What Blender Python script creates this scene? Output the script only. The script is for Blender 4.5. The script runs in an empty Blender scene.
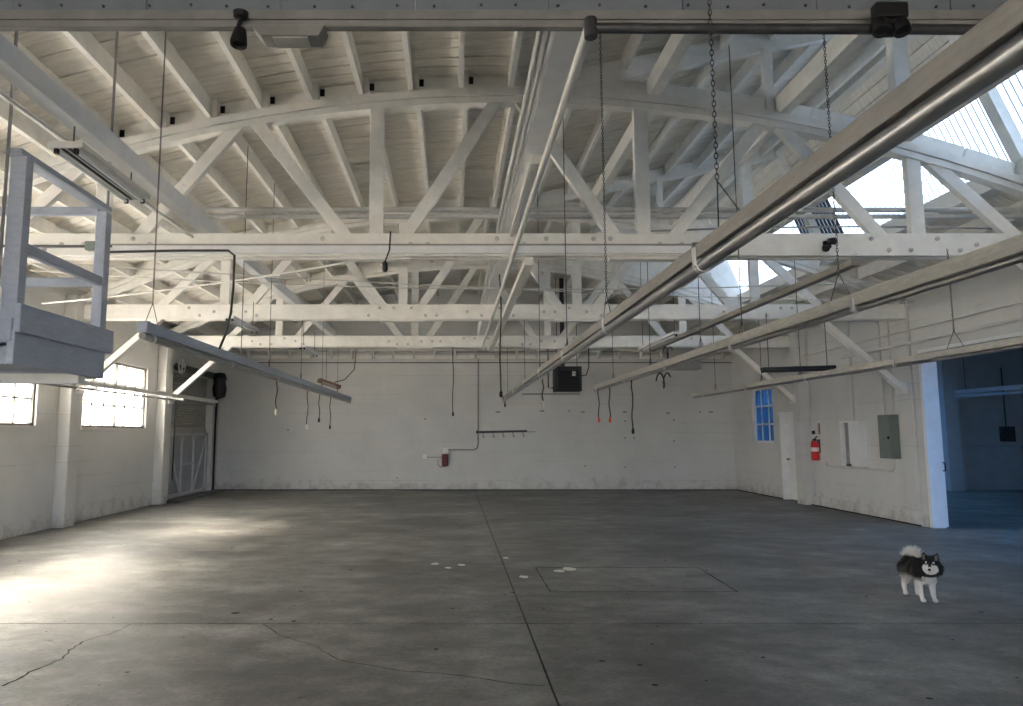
import bpy, math, random
from mathutils import Vector, Matrix
R = math.radians
random.seed(7)
SC = bpy.context.scene
COL = SC.collection

# ---------------------------------------------------------------- camera
F_PX, VPX, PY, TH, EYE = 720.0, 453.0, 353.0, math.atan(82 / 720.0), 1.6
cd = bpy.data.cameras.new('camera'); cam = bpy.data.objects.new('camera', cd); COL.objects.link(cam)
cd.sensor_width = 36; cd.lens = F_PX / 1023 * 36; cd.shift_x = (511.5 - VPX) / 1023; cd.clip_end = 500; cd.clip_start = 0.05
cam.location = (0, 0, EYE); cam.rotation_euler = (math.pi / 2 + TH, 0, 0)
SC.camera = cam

# ---------------------------------------------------------------- sky, sun, exposure
wd = bpy.data.worlds.new('sky'); SC.world = wd; wd.use_nodes = True
bg = wd.node_tree.nodes['Background']
bg.inputs[0].default_value = (0.66, 0.80, 1.0, 1); bg.inputs[1].default_value = 12.5
sl = bpy.data.lights.new('sun', 'SUN'); so = bpy.data.objects.new('sun', sl); COL.objects.link(so)
sl.energy = 110; sl.color = (1.0, 0.875, 0.69); sl.angle = R(16)
so.location = (-30, 20, 30)
so.rotation_euler = Vector((2.75, -2.2, -2.3)).to_track_quat('-Z', 'Y').to_euler()
SC.view_settings.view_transform = 'Standard'; SC.view_settings.look = 'None'
SC.view_settings.gamma = 1.0; SC.view_settings.use_curve_mapping = False
SC.view_settings.exposure = 0.22
SC.cycles.use_denoising = True
SC.cycles.max_bounces = 10; SC.cycles.diffuse_bounces = 6; SC.cycles.transparent_max_bounces = 16
SC.cycles.sample_clamp_indirect = 8
SC.cycles.caustics_reflective = False; SC.cycles.caustics_refractive = False

def portal(loc, direction, sx, sy):
    l = bpy.data.lights.new('sky_portal', 'AREA'); l.shape = 'RECTANGLE'; l.size = sx; l.size_y = sy
    o = bpy.data.objects.new('sky_portal', l); COL.objects.link(o)
    l.cycles.is_portal = True
    o.location = loc; o.rotation_euler = Vector(direction).to_track_quat('-Z', 'Y').to_euler()
    return o

# ---------------------------------------------------------------- main dimensions (metres)
XL, XR, YB, YF = -6.95, 8.30, 21.4, -7.0       # room
T = [3.55, 8.42, 13.08, 17.25]                  # truss lines
XC, ZA, RISE, HALF = 0.68, 5.72, 1.87, 7.93     # bowstring arch
ZCH = 3.70                                      # underside of the truss chords
def arch(x): return ZA - RISE * ((x - XC) / HALF) ** 2
def mon(x): return 5.67 + 0.207 * (x - XC)      # underside of the monitor roof band
MX0, MX1, MX2, MZ2 = XC, 6.2, 7.0, 4.95         # monitor: ridge, glazing head, glazing sill

# ---------------------------------------------------------------- materials
def mat(name, col, rough=0.7, var=0.0, scale=6.0, metal=0.0, bump=0.0, dark=None, stretch=(1, 1, 1), spec=0.35, spots=0.0, spotcol=(0.1, 0.08, 0.06)):
    m = bpy.data.materials.new(name); m.use_nodes = True
    nt = m.node_tree; b = nt.nodes['Principled BSDF']
    b.inputs['Base Color'].default_value = (*col, 1); b.inputs['Roughness'].default_value = rough
    b.inputs['Metallic'].default_value = metal; b.inputs['Specular IOR Level'].default_value = spec
    if var or bump or spots:
        tc = nt.nodes.new('ShaderNodeTexCoord'); mp = nt.nodes.new('ShaderNodeMapping'); mp.inputs['Scale'].default_value = stretch
        geo = nt.nodes.new('ShaderNodeNewGeometry')
        nt.links.new(geo.outputs['Position'], mp.inputs['Vector'])
        n = nt.nodes.new('ShaderNodeTexNoise'); n.inputs['Scale'].default_value = scale; n.inputs['Detail'].default_value = 6; n.inputs['Roughness'].default_value = 0.65
        nt.links.new(mp.outputs[0], n.inputs['Vector'])
        r = nt.nodes.new('ShaderNodeValToRGB'); d = dark or tuple(c * (1 - var) for c in col)
        r.color_ramp.elements[0].position = 0.33; r.color_ramp.elements[0].color = (*d, 1)
        r.color_ramp.elements[1].position = 0.66; r.color_ramp.elements[1].color = (*[min(1, c * (1 + var * 0.35)) for c in col], 1)
        nt.links.new(n.outputs['Fac'], r.inputs['Fac'])
        out = r.outputs['Color']
        if spots:
            n2 = nt.nodes.new('ShaderNodeTexNoise'); n2.inputs['Scale'].default_value = 9; n2.inputs['Detail'].default_value = 3
            nt.links.new(geo.outputs['Position'], n2.inputs['Vector'])
            r2 = nt.nodes.new('ShaderNodeValToRGB'); r2.color_ramp.elements[0].position = 0.70; r2.color_ramp.elements[1].position = 0.76
            r2.color_ramp.elements[1].color = (spots, spots, spots, 1)
            mx = nt.nodes.new('ShaderNodeMixRGB'); mx.inputs[2].default_value = (*spotcol, 1)
            nt.links.new(n2.outputs['Fac'], r2.inputs['Fac']); nt.links.new(r2.outputs[0], mx.inputs[0]); nt.links.new(out, mx.inputs[1])
            out = mx.outputs[0]
        nt.links.new(out, b.inputs['Base Color'])
        if bump:
            bp = nt.nodes.new('ShaderNodeBump'); bp.inputs['Strength'].default_value = bump; bp.inputs['Distance'].default_value = 0.02
            nt.links.new(n.outputs['Fac'], bp.inputs['Height']); nt.links.new(bp.outputs[0], b.inputs['Normal'])
    return m

M = {}
M['cream'] = mat('cream_paint', (0.87, 0.85, 0.80), 0.6, 0.10, 5, bump=0.08, spots=0.18)
M['board'] = mat('roof_board_paint', (0.84, 0.80, 0.725), 0.65, 0.16, 3, stretch=(1, 5, 1), spots=0.2, bump=0.1)
M['white'] = mat('white_paint', (0.84, 0.84, 0.84), 0.5, 0.07, 5, spots=0.1)
M['bluegrey'] = mat('blue_grey_paint', (0.42, 0.46, 0.54), 0.6, 0.12, 6, bump=0.1, stretch=(3, 1, 6))
M['felt'] = mat('roofing_felt', (0.06, 0.055, 0.05), 0.9)
M['strip'] = mat('grey_strip', (0.20, 0.20, 0.195), 0.6, 0.2, 6)
M['midcond'] = mat('mid_conduit', (0.55, 0.55, 0.54), 0.4, 0.15, 8)
M['gcond'] = mat('grey_conduit', (0.34, 0.33, 0.32), 0.5, 0.2, 8)
M['draft'] = mat('grey_sheet', (0.15, 0.17, 0.20), 0.55, 0.15, 4)
M['railpale'] = mat('pale_rail_wood', (0.68, 0.65, 0.58), 0.6, 0.2, 9, stretch=(6, 1, 6))
M['railwood'] = mat('shade_darkened_rail_wood', (0.27, 0.255, 0.235), 0.6, 0.2, 9, stretch=(6, 1, 6))  # pale board's base colour darkened to paint in the near rail's backlit shade
M['steel'] = mat('grey_steel', (0.36, 0.36, 0.36), 0.33, 0.15, 12, metal=0.8)
M['conduit'] = mat('conduit_painted', (0.66, 0.65, 0.62), 0.45, 0.1, 8)
M['darksteel'] = mat('dark_steel', (0.07, 0.07, 0.075), 0.45, 0.3, 12, metal=0.4)
M['black'] = mat('black_plastic', (0.012, 0.012, 0.013), 0.5)
M['rubber'] = mat('cable_rubber', (0.03, 0.028, 0.026), 0.6)
M['bolt'] = mat('bolt_painted', (0.55, 0.54, 0.52), 0.5)
M['panelgrey'] = mat('panel_grey', (0.17, 0.20, 0.19), 0.5, 0.1, 6)
M['red'] = mat('red_enamel', (0.55, 0.02, 0.02), 0.35)
M['darkred'] = mat('dark_red', (0.10, 0.012, 0.015), 0.5)
M['orange'] = mat('orange_plug', (0.75, 0.10, 0.03), 0.5)
M['yellowwhite'] = mat('pale_plug', (0.75, 0.72, 0.62), 0.5)
M['slat'] = mat('shutter_slat', (0.46, 0.44, 0.41), 0.45, 0.2, 5, metal=0.3)
M['gateframe'] = mat('gate_frame_paint', (0.56, 0.57, 0.58), 0.5, 0.15, 5)
M['ductgrey'] = mat('duct_paint', (0.46, 0.46, 0.46), 0.5, 0.1, 4)
M['gate'] = mat('gate_sheet', (0.42, 0.43, 0.45), 0.5, 0.2, 3)
M['tube'] = mat('fluorescent_tube', (0.82, 0.83, 0.84), 0.25)
M['brown'] = mat('rusty_brown', (0.16, 0.10, 0.06), 0.7, 0.4, 20)
M['groove'] = mat('joint_filler_and_shadow', (0.012, 0.012, 0.012), 0.9)
M['dirt'] = mat('wall_dirt', (0.28, 0.25, 0.20), 0.9, 0.4, 10)
M['sash'] = mat('window_steel', (0.20, 0.18, 0.15), 0.6, 0.2, 15)
M['chip'] = mat('pale_fleck', (0.72, 0.70, 0.66), 0.8)
M['ground'] = mat('yard_concrete', (0.46, 0.42, 0.36), 0.9, 0.2, 2)
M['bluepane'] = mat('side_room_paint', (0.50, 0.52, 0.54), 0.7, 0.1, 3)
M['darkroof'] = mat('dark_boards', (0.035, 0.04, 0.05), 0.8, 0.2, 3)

def wall_mat(name, col, axis):
    m = mat(name, col, 0.75, 0.10, 0.7, bump=0.0)
    nt = m.node_tree; b = nt.nodes['Principled BSDF']
    base = b.inputs['Base Color'].links[0].from_socket
    geo = nt.nodes.new('ShaderNodeNewGeometry'); sep = nt.nodes.new('ShaderNodeSeparateXYZ'); nt.links.new(geo.outputs['Position'], sep.inputs[0])
    # faint horizontal board-form lines in the paint, broken up by noise
    mp = nt.nodes.new('ShaderNodeMapping'); mp.inputs['Scale'].default_value = (0.5, 0.5, 14)
    nt.links.new(geo.outputs['Position'], mp.inputs['Vector'])
    n = nt.nodes.new('ShaderNodeTexNoise'); n.inputs['Scale'].default_value = 1.0; n.inputs['Detail'].default_value = 4
    nt.links.new(mp.outputs[0], n.inputs['Vector'])
    w = nt.nodes.new('ShaderNodeMath'); w.operation = 'PINGPONG'; w.inputs[1].default_value = 0.14; nt.links.new(sep.outputs['Z'], w.inputs[0])
    lt = nt.nodes.new('ShaderNodeMath'); lt.operation = 'LESS_THAN'; lt.inputs[1].default_value = 0.006; nt.links.new(w.outputs[0], lt.inputs[0])
    gt = nt.nodes.new('ShaderNodeMath'); gt.operation = 'GREATER_THAN'; gt.inputs[1].default_value = 0.53; nt.links.new(n.outputs['Fac'], gt.inputs[0])
    mu = nt.nodes.new('ShaderNodeMath'); mu.operation = 'MULTIPLY'; nt.links.new(lt.outputs[0], mu.inputs[0]); nt.links.new(gt.outputs[0], mu.inputs[1])
    mu2 = nt.nodes.new('ShaderNodeMath'); mu2.operation = 'MULTIPLY'; mu2.inputs[1].default_value = 0.35; nt.links.new(mu.outputs[0], mu2.inputs[0])
    mx = nt.nodes.new('ShaderNodeMixRGB'); mx.inputs[2].default_value = (col[0] * .45, col[1] * .45, col[2] * .45, 1)
    nt.links.new(mu2.outputs[0], mx.inputs[0]); nt.links.new(base, mx.inputs[1])
    # scuffs and grime splashed along the foot of the wall
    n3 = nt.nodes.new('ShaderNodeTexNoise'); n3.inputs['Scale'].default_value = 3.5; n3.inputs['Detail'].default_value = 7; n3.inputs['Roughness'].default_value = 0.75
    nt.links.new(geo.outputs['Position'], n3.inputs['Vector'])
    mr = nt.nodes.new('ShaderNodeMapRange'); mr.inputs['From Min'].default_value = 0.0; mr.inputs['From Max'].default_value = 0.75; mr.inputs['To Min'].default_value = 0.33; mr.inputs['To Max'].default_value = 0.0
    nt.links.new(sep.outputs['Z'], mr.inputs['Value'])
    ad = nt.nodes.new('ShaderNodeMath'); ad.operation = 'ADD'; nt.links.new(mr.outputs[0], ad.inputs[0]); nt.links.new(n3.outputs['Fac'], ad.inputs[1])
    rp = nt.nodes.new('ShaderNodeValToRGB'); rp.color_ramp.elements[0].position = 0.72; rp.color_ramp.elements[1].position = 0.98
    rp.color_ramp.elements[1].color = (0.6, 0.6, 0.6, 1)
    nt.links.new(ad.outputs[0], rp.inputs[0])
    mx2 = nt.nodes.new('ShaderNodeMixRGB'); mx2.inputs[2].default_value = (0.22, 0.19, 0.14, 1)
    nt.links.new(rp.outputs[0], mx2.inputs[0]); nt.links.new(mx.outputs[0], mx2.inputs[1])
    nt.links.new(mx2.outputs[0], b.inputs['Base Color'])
    return m
M['wall'] = wall_mat('wall_paint', (0.66, 0.655, 0.635), 0)

def concrete():
    m = bpy.data.materials.new('worn_concrete'); m.use_nodes = True; nt = m.node_tree; b = nt.nodes['Principled BSDF']
    geo = nt.nodes.new('ShaderNodeNewGeometry')
    def noise(scale, detail, stretch=(1, 1, 1), rough=0.6):
        mp = nt.nodes.new('ShaderNodeMapping'); mp.inputs['Scale'].default_value = stretch; nt.links.new(geo.outputs['Position'], mp.inputs['Vector'])
        n = nt.nodes.new('ShaderNodeTexNoise'); n.inputs['Scale'].default_value = scale; n.inputs['Detail'].default_value = detail; n.inputs['Roughness'].default_value = rough
        nt.links.new(mp.outputs[0], n.inputs['Vector']); return n
    def ramp(src, a, b_, ca, cb):
        r = nt.nodes.new('ShaderNodeValToRGB'); r.color_ramp.elements[0].position = a; r.color_ramp.elements[1].position = b_
        r.color_ramp.elements[0].color = (*ca, 1); r.color_ramp.elements[1].color = (*cb, 1); nt.links.new(src, r.inputs[0]); return r
    big = noise(0.45, 5, (1, 1.4, 1), 0.6); c1 = ramp(big.outputs['Fac'], 0.35, 0.68, (0.125, 0.125, 0.123), (0.29, 0.289, 0.283))
    st = noise(1.3, 9, (0.85, 1.1, 1), 0.72); c2 = ramp(st.outputs['Fac'], 0.42, 0.66, (0.58, 0.58, 0.58), (1.25, 1.24, 1.2))
    mul = nt.nodes.new('ShaderNodeMixRGB'); mul.blend_type = 'MULTIPLY'; mul.inputs[0].default_value = 1
    nt.links.new(c1.outputs[0], mul.inputs[1]); nt.links.new(c2.outputs[0], mul.inputs[2])
    fine = noise(26, 5, (1, 1, 1), 0.7); c3 = ramp(fine.outputs['Fac'], 0.3, 0.7, (0.72, 0.72, 0.72), (1.18, 1.18, 1.18))
    mul2 = nt.nodes.new('ShaderNodeMixRGB'); mul2.blend_type = 'MULTIPLY'; mul2.inputs[0].default_value = 1
    nt.links.new(mul.outputs[0], mul2.inputs[1]); nt.links.new(c3.outputs[0], mul2.inputs[2])
    mid = noise(2.6, 10, (0.8, 1.2, 1), 0.72); c5 = ramp(mid.outputs['Fac'], 0.36, 0.64, (0.68, 0.68, 0.67), (1.25, 1.25, 1.23))
    mul3 = nt.nodes.new('ShaderNodeMixRGB'); mul3.blend_type = 'MULTIPLY'; mul3.inputs[0].default_value = 1
    nt.links.new(mul2.outputs[0], mul3.inputs[1]); nt.links.new(c5.outputs[0], mul3.inputs[2]); mul2 = mul3
    sp = noise(9, 3, (1, 1, 1), 0.55); c4 = ramp(sp.outputs['Fac'], 0.69, 0.72, (0, 0, 0), (0.75, 0.75, 0.75))
    mx = nt.nodes.new('ShaderNodeMixRGB'); mx.inputs[2].default_value = (0.035, 0.033, 0.03, 1)
    nt.links.new(c4.outputs[0], mx.inputs[0]); nt.links.new(mul2.outputs[0], mx.inputs[1])
    nt.links.new(mx.outputs[0], b.inputs['Base Color'])
    rr = ramp(st.outputs['Fac'], 0.3, 0.7, (0.42, 0.42, 0.42), (0.62, 0.62, 0.62)); nt.links.new(rr.outputs[0], b.inputs['Roughness'])
    b.inputs['Specular IOR Level'].default_value = 0.45
    bp = nt.nodes.new('ShaderNodeBump'); bp.inputs['Strength'].default_value = 0.12; bp.inputs['Distance'].default_value = 0.02
    nt.links.new(fine.outputs['Fac'], bp.inputs['Height']); nt.links.new(bp.outputs[0], b.inputs['Normal'])
    return m
M['concrete'] = concrete()

def glazing(name, col, transp, dirt=False):
    m = bpy.data.materials.new(name); m.use_nodes = True; nt = m.node_tree
    for n in list(nt.nodes): nt.nodes.remove(n)
    out = nt.nodes.new('ShaderNodeOutputMaterial'); mix = nt.nodes.new('ShaderNodeMixShader'); mix.inputs[0].default_value = transp
    tl = nt.nodes.new('ShaderNodeBsdfTranslucent'); tr = nt.nodes.new('ShaderNodeBsdfTransparent')
    tl.inputs[0].default_value = (*col, 1); tr.inputs[0].default_value = (*col, 1)
    nt.links.new(tl.outputs[0], mix.inputs[1]); nt.links.new(tr.outputs[0], mix.inputs[2]); nt.links.new(mix.outputs[0], out.inputs[0])
    return m
M['fibre'] = glazing('corrugated_fibreglass', (0.46, 0.50, 0.54), 0.22)
M['fibredirt'] = glazing('corrugated_fibreglass_grimy_valley', (0.05, 0.055, 0.06), 0.05)
M['fibreblack'] = glazing('corrugated_sheet_tarred', (0.004, 0.004, 0.004), 0.1)
M['frost'] = glazing('dusty_window_glass', (0.95, 0.95, 0.95), 0.42)

# ---------------------------------------------------------------- mesh helpers
class MB:
    def __init__(s): s.v = []; s.f = []; s.mi = []; s.cur = 0
    def add(s, vs, fs):
        b = len(s.v); s.v += [tuple(v) for v in vs]; s.f += [tuple(i + b for i in f) for f in fs]; s.mi += [s.cur] * len(fs); return s
    def box(s, x0, x1, y0, y1, z0, z1):
        vs = [(x, y, z) for x in (x0, x1) for y in (y0, y1) for z in (z0, z1)]
        return s.add(vs, [(0, 1, 3, 2), (4, 6, 7, 5), (0, 4, 5, 1), (2, 3, 7, 6), (0, 2, 6, 4), (1, 5, 7, 3)])
    def bar(s, a, b, w, h, up=(0, 0, 1)):
        a, b = Vector(a), Vector(b); d = (b - a).normalized(); u = Vector(up)
        if abs(d.dot(u)) > .98: u = Vector((0, 1, 0))
        r = d.cross(u).normalized(); u = r.cross(d).normalized()
        vs = [p + r * (i * w / 2) + u * (j * h / 2) for p in (a, b) for i, j in ((-1, -1), (1, -1), (1, 1), (-1, 1))]
        return s.add(vs, [(3, 2, 1, 0), (4, 5, 6, 7), (0, 1, 5, 4), (1, 2, 6, 5), (2, 3, 7, 6), (3, 0, 4, 7)])
    def tube(s, pts, r, n=8, cap=True):
        pts = [Vector(p) for p in pts]; k = len(pts); base = len(s.v); rs = r if isinstance(r, (list, tuple)) else [r] * k
        ref = Vector((0.13, 0.31, 1)).normalized()
        if abs((pts[-1] - pts[0]).normalized().dot(ref)) > .9: ref = Vector((1, 0.2, 0)).normalized()
        vs, fs = [], []
        for i, p in enumerate(pts):
            d = (pts[min(i + 1, k - 1)] - pts[max(i - 1, 0)]).normalized()
            a = d.cross(ref).normalized(); b = d.cross(a)
            vs += [p + (a * math.cos(q) + b * math.sin(q)) * rs[i] for q in (2 * math.pi * j / n for j in range(n))]
        for i in range(k - 1):
            for j in range(n):
                fs.append((i * n + j, i * n + (j + 1) % n, (i + 1) * n + (j + 1) % n, (i + 1) * n + j))
        if cap: fs += [tuple(range(n))[::-1], tuple((k - 1) * n + j for j in range(n))]
        return s.add(vs, fs)
    def lathe(s, prof, n=16, c=(0, 0, 0), ax='z'):
        vs, fs = [], []
        for r, h in prof:
            for j in range(n):
                q = 2 * math.pi * j / n; x, y = r * math.cos(q), r * math.sin(q)
                p = {'z': (x, y, h), 'x': (h, x, y), 'y': (x, h, y)}[ax]
                vs.append((p[0] + c[0], p[1] + c[1], p[2] + c[2]))
        for i in range(len(prof) - 1):
            for j in range(n):
                fs.append((i * n + j, i * n + (j + 1) % n, (i + 1) * n + (j + 1) % n, (i + 1) * n + j))
        fs += [tuple(range(n))[::-1], tuple((len(prof) - 1) * n + j for j in range(n))]
        return s.add(vs, fs)
    def prism(s, poly, y0, y1, ax='y'):
        k = len(poly); vs = []
        for y in (y0, y1):
            for a, b in poly: vs.append({'y': (a, y, b), 'x': (y, a, b), 'z': (a, b, y)}[ax])
        return s.add(vs, [tuple(range(k)), tuple(range(2 * k - 1, k - 1, -1))] + [(i, i + k, (i + 1) % k + k, (i + 1) % k) for i in range(k)])
    def mesh(s, name, mats, smooth=False):
        me = bpy.data.meshes.new(name); me.from_pydata(s.v, [], s.f)
        for m in (mats if isinstance(mats, (list, tuple)) else [mats]): me.materials.append(M[m] if isinstance(m, str) else m)
        if len(set(s.mi)) > 1: me.polygons.foreach_set('material_index', s.mi)
        import bmesh
        bm = bmesh.new(); bm.from_mesh(me); bmesh.ops.recalc_face_normals(bm, faces=bm.faces); bm.to_mesh(me); bm.free()
        if smooth:
            me.polygons.foreach_set('use_smooth', [True] * len(me.polygons))
            try: me.set_sharp_from_angle(angle=R(40))
            except Exception: pass
        me.update(); return me
    def build(s, name, mats, parent=None, smooth=False, bevel=0):
        o = bpy.data.objects.new(name, s.mesh(name, mats, smooth)); COL.objects.link(o); o.parent = parent
        if bevel:
            md = o.modifiers.new('bevel', 'BEVEL'); md.width = bevel; md.segments = 2; md.limit_method = 'ANGLE'
        return o
def obj(name, me, parent=None, loc=(0, 0, 0), rot=(0, 0, 0)):
    o = bpy.data.objects.new(name, me); COL.objects.link(o); o.parent = parent; o.location = loc; o.rotation_euler = rot; return o
def empty(name, loc=(0, 0, 0)):
    o = bpy.data.objects.new(name, None); COL.objects.link(o); o.location = loc; o.empty_display_size = 0.1; return o
def tag(o, label, cat, group=None):
    o['label'] = label; o['category'] = cat
    if group: o['group'] = group
    return o
def struct(o, label=None):
    o['kind'] = 'structure'
    if label: o['label'] = label
    return o
def thing(name, label, cat, loc=(0, 0, 0), group=None): return tag(empty(name, loc), label, cat, group)
def part(root, name, mb, m, smooth=False, bevel=0):
    """mb is in world coordinates; store it relative to an (unrotated) root chain"""
    off = Vector((0, 0, 0)); r = root
    while r: off += r.location; r = r.parent
    mb.v = [tuple(Vector(v) - off) for v in mb.v]
    return mb.build(name, m, root, smooth, bevel)
def U(px, py, X=None, Y=None, Z=None):
    """point of the room on the line of sight of a pixel, on a given world plane (used to measure the room off the photograph)"""
    a, b = (px - VPX) / F_PX, (PY - py) / F_PX
    d = Vector((a, math.cos(TH) - b * math.sin(TH), math.sin(TH) + b * math.cos(TH)))
    t = X / d.x if X is not None else Y / d.y if Y is not None else (Z - EYE) / d.z
    return Vector((0, 0, EYE)) + d * t

def holed(u0, u1, v0, v1, holes):
    us = sorted({u0, u1, *[h[0] for h in holes], *[h[1] for h in holes]}); vs = sorted({v0, v1, *[h[2] for h in holes], *[h[3] for h in holes]})
    for a, b in zip(us, us[1:]):
        run = None
        for c, d in zip(vs, vs[1:]):
            if any(h[0] <= (a + b) / 2 <= h[1] and h[2] <= (c + d) / 2 <= h[3] for h in holes):
                if run: yield (a, b, *run); run = None
            else: run = (run[0] if run else c, d)
        if run: yield (a, b, *run)

# ================================================================ SETTING
g = MB().box(-90, 90, -90, 90, -0.4, -0.3).build('ground_outside', 'ground'); struct(g)

# ---- floor: cast slabs with open joints
fl = MB().box(XL - .3, 22.3, YF, YB + .3, -0.3, -0.02).build('floor', 'groove'); struct(fl, 'worn grey concrete warehouse floor')
JX, JY, gp = 0.63, 6.37, 0.007
for x0, x1 in ((XL - .3, JX - gp), (JX + gp, XR + 0.0)):
    for y0, y1 in ((YF, JY - gp * 1.2), (JY + gp * 1.2, YB + .3)):
        MB().box(x0, x1, y0, y1, -0.02, 0).build('slab', 'concrete', fl)
MB().box(XR + .004, 22.3, YF, YB + .3, -0.02, 0).build('slab', 'concrete', fl)
def strip(name, pts, w, parent, m='groove', z=0.0015, jit=0):
    mb = MB(); n = len(pts); L = []; Rr = []
    for i, p in enumerate(pts):
        d = (Vector(pts[min(i + 1, n - 1)]) - Vector(pts[max(0, i - 1)])).normalized(); q = Vector((-d.y, d.x))
        ww = w * (1 + random.uniform(-jit, jit)) / 2
        L.append((p[0] + q.x * ww, p[1] + q.y * ww, z)); Rr.append((p[0] - q.x * ww, p[1] - q.y * ww, z))
    vs = L + Rr + [(a, b, -0.004) for a, b, c in L + Rr]
    fs = []
    for i in range(n - 1):
        fs.append((i, i + 1, n + i + 1, n + i)); fs.append((i, i + 2 * n, i + 1 + 2 * n, i + 1)); fs.append((n + i, n + i + 1, 3 * n + i + 1, 3 * n + i))
    mb.add(vs, fs); return mb.build(name, m, parent)
def rough(a, b, n, amp):
    return [(a[0] + (b[0] - a[0]) * i / n + random.uniform(-amp, amp), a[1] + (b[1] - a[1]) * i / n + random.uniform(-amp, amp)) for i in range(n + 1)]
for a, b in (((1.0, 7.62), (2.92, 7.62)), ((1.0, 8.98), (2.98, 8.98)), ((1.0, 7.62), (1.0, 8.98)), ((2.92, 7.62), (2.98, 8.98))):
    strip('saw_cut', rough(a, b, 14, .004), .012, fl, jit=.5)
def crack(pix, w):
    pts = []
    pp = [U(x, y, Z=0) for x, y in pix]
    for a, b in zip(pp, pp[1:]): pts += rough((a.x, a.y), (b.x, b.y), 5, .010)[:-1]
    pts.append((pp[-1].x, pp[-1].y)); strip('crack', pts, w, fl, jit=.6)
crack([(4, 686), (30, 672), (62, 659), (70, 650), (84, 641)], .013)
crack([(84, 641), (112, 633), (132, 624)], .003)
crack([(262, 624), (282, 636), (312, 645), (340, 660), (400, 671), (450, 674), (515, 684)], .0055)
crack([(515, 684), (545, 686)], .005)
for px, py, s in ((236, 613, .05), (436, 649, .03), (232, 548, .03), (602, 661, .03), (640, 665, .025), (655, 685, .03)):
    p = U(px, py, Z=0); a0 = random.random()
    mb = MB(); k = 9
    ring = [(p.x + s * random.uniform(.5, 1) * math.cos(2 * math.pi * i / k), p.y + s * random.uniform(.35, .7) * math.sin(2 * math.pi * i / k)) for i in range(k)]
    mb.prism(ring, -.004, .0015, 'z').build('pit', 'groove', fl)
mb = MB()
for k in range(170):
    x, y = random.uniform(-6, 7.5), random.uniform(4.4, 18); s_ = random.choice((.008, .011, .014, .02)); n = 6
    mb.prism([(x + s_ * random.uniform(.6, 1.5) * math.cos(2 * math.pi * i / n), y + s_ * random.uniform(.6, 1.2) * math.sin(2 * math.pi * i / n)) for i in range(n)], -.004, .0012, 'z')
o = mb.build('pit_marks', 'groove', fl); o['kind'] = 'stuff'
# low concrete kerb in front of the shutter
mb = MB().box(XL, XL + .42, 17.5, 20.9, 0, .035); struct(mb.build('trim_1', 'concrete', None, bevel=.01))

# ---- walls
LWIN = [(-5.4, -2.2, 1.75, 3.1), (4.4, 7.6, 1.75, 3.1), (8.95, 12.05, 1.75, 3.1), (13.55, 16.35, 1.75, 3.1)]
WT = 0.28
def wall_x(name, x0, x1, holes, y0, y1, z1):
    mb = MB()
    for a, b, c, d in holed(y0, y1, 0, z1, holes): mb.box(x0, x1, a, b, c, d)
    return struct(mb.build(name, 'wall'))
DOORL = (17.62, 20.75, 0, 3.2)
wl = wall_x('wall_left', XL - WT, XL, LWIN + [DOORL], YF, YB, 4.45)
RWIN, RDOOR, ROPEN = (18.75, 20.05, 1.40, 2.86), (17.35, 18.35, 0, 2.1), (6.9, 12.75, 0, 3.06)
wr = wall_x('wall_right', XR, XR + .22, [RWIN, RDOOR, ROPEN], YF, YB, 4.45)
mb = MB()
for i in range(24):
    xa, xb = XL - WT + (XR + .22 - XL + WT) * i / 24, XL - WT + (XR + .22 - XL + WT) * (i + 1) / 24
    mb.prism([(xa, 0), (xb, 0), (xb, arch(xb) + .3), (xa, arch(xa) + .3)], YB, YB + .25)
wb = struct(mb.build('wall_back', 'wall'))
FD = (-2.2, 2.8, 0, 3.2)
mb = MB()
for a, b, c, d in holed(XL - WT, XR + .22, 0, 4.0, [FD]): mb.box(a, b, YF - .2, YF, c, d)
for i in range(24):
    xa, xb = XL - WT + (XR + .22 - XL + WT) * i / 24, XL - WT + (XR + .22 - XL + WT) * (i + 1) / 24
    mb.prism([(xa, 4.0), (xb, 4.0), (xb, max(4.01, arch(xb) + .3)), (xa, max(4.01, arch(xa) + .3))], YF - .2, YF)
struct(mb.build('wall_front', 'wall'))
# concrete pilasters under the trusses, plinth strip along the walls
for y in T[1:]:
    for s, x in ((1, XL), (-1, XR)):
        yy = y - .2 if s > 0 else y - .25
        dp = .22
        if s < 0 and y == T[2]: yy = y + .05; dp = .05
        o = MB().box(min(x, x + s * dp), max(x, x + s * dp), yy - .18, yy + .18, 0, 4.1).build('pilaster', 'wall', wl if s > 0 else wr, bevel=.02)
for nm, (x0, x1, y0, y1) in {'baseboard_back': (XL, XR, YB - .05, YB), 'baseboard_right': (XR - .04, XR, 12.9, 17.2)}.items():
    struct(MB().box(x0, x1, y0, y1, 0, .22).build(nm, 'wall', None, bevel=.015))
for nm, (x0, x1, y0, y1) in {'shadow_strip_back': (XL, XR, YB - .075, YB - .05), 'shadow_strip_right': (XR - .065, XR - .04, 12.95, 17.2), 'shadow_strip_corner': (XR - .03, XR, 18.4, YB)}.items():  # thin dark strips painting the contact shadow along the wall foot
    struct(MB().box(x0, x1, y0, y1, 0, .022).build(nm, 'groove'), 'dark strip painted as contact shadow where wall meets floor')
# ledger with brackets high on the back wall
lg = struct(MB().box(XL, XR, YB - .10, YB, 3.86, 3.96).build('trim_2', 'cream'))
bme = MB().prism([(-.30, .0), (0, 0), (0, -.20), (-.05, -.20), (-.28, -.05)], -.03, .03, 'x').mesh('bracket', 'cream')
x = XL + .3
while x < XR - .1: obj('bracket', bme, lg, (x, YB - .1, 4.06)); x += .61
lgw = MB().box(XL, XR, YB - .42, YB, 4.06, 4.10).build('ledge_board', 'cream', lg)

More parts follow.
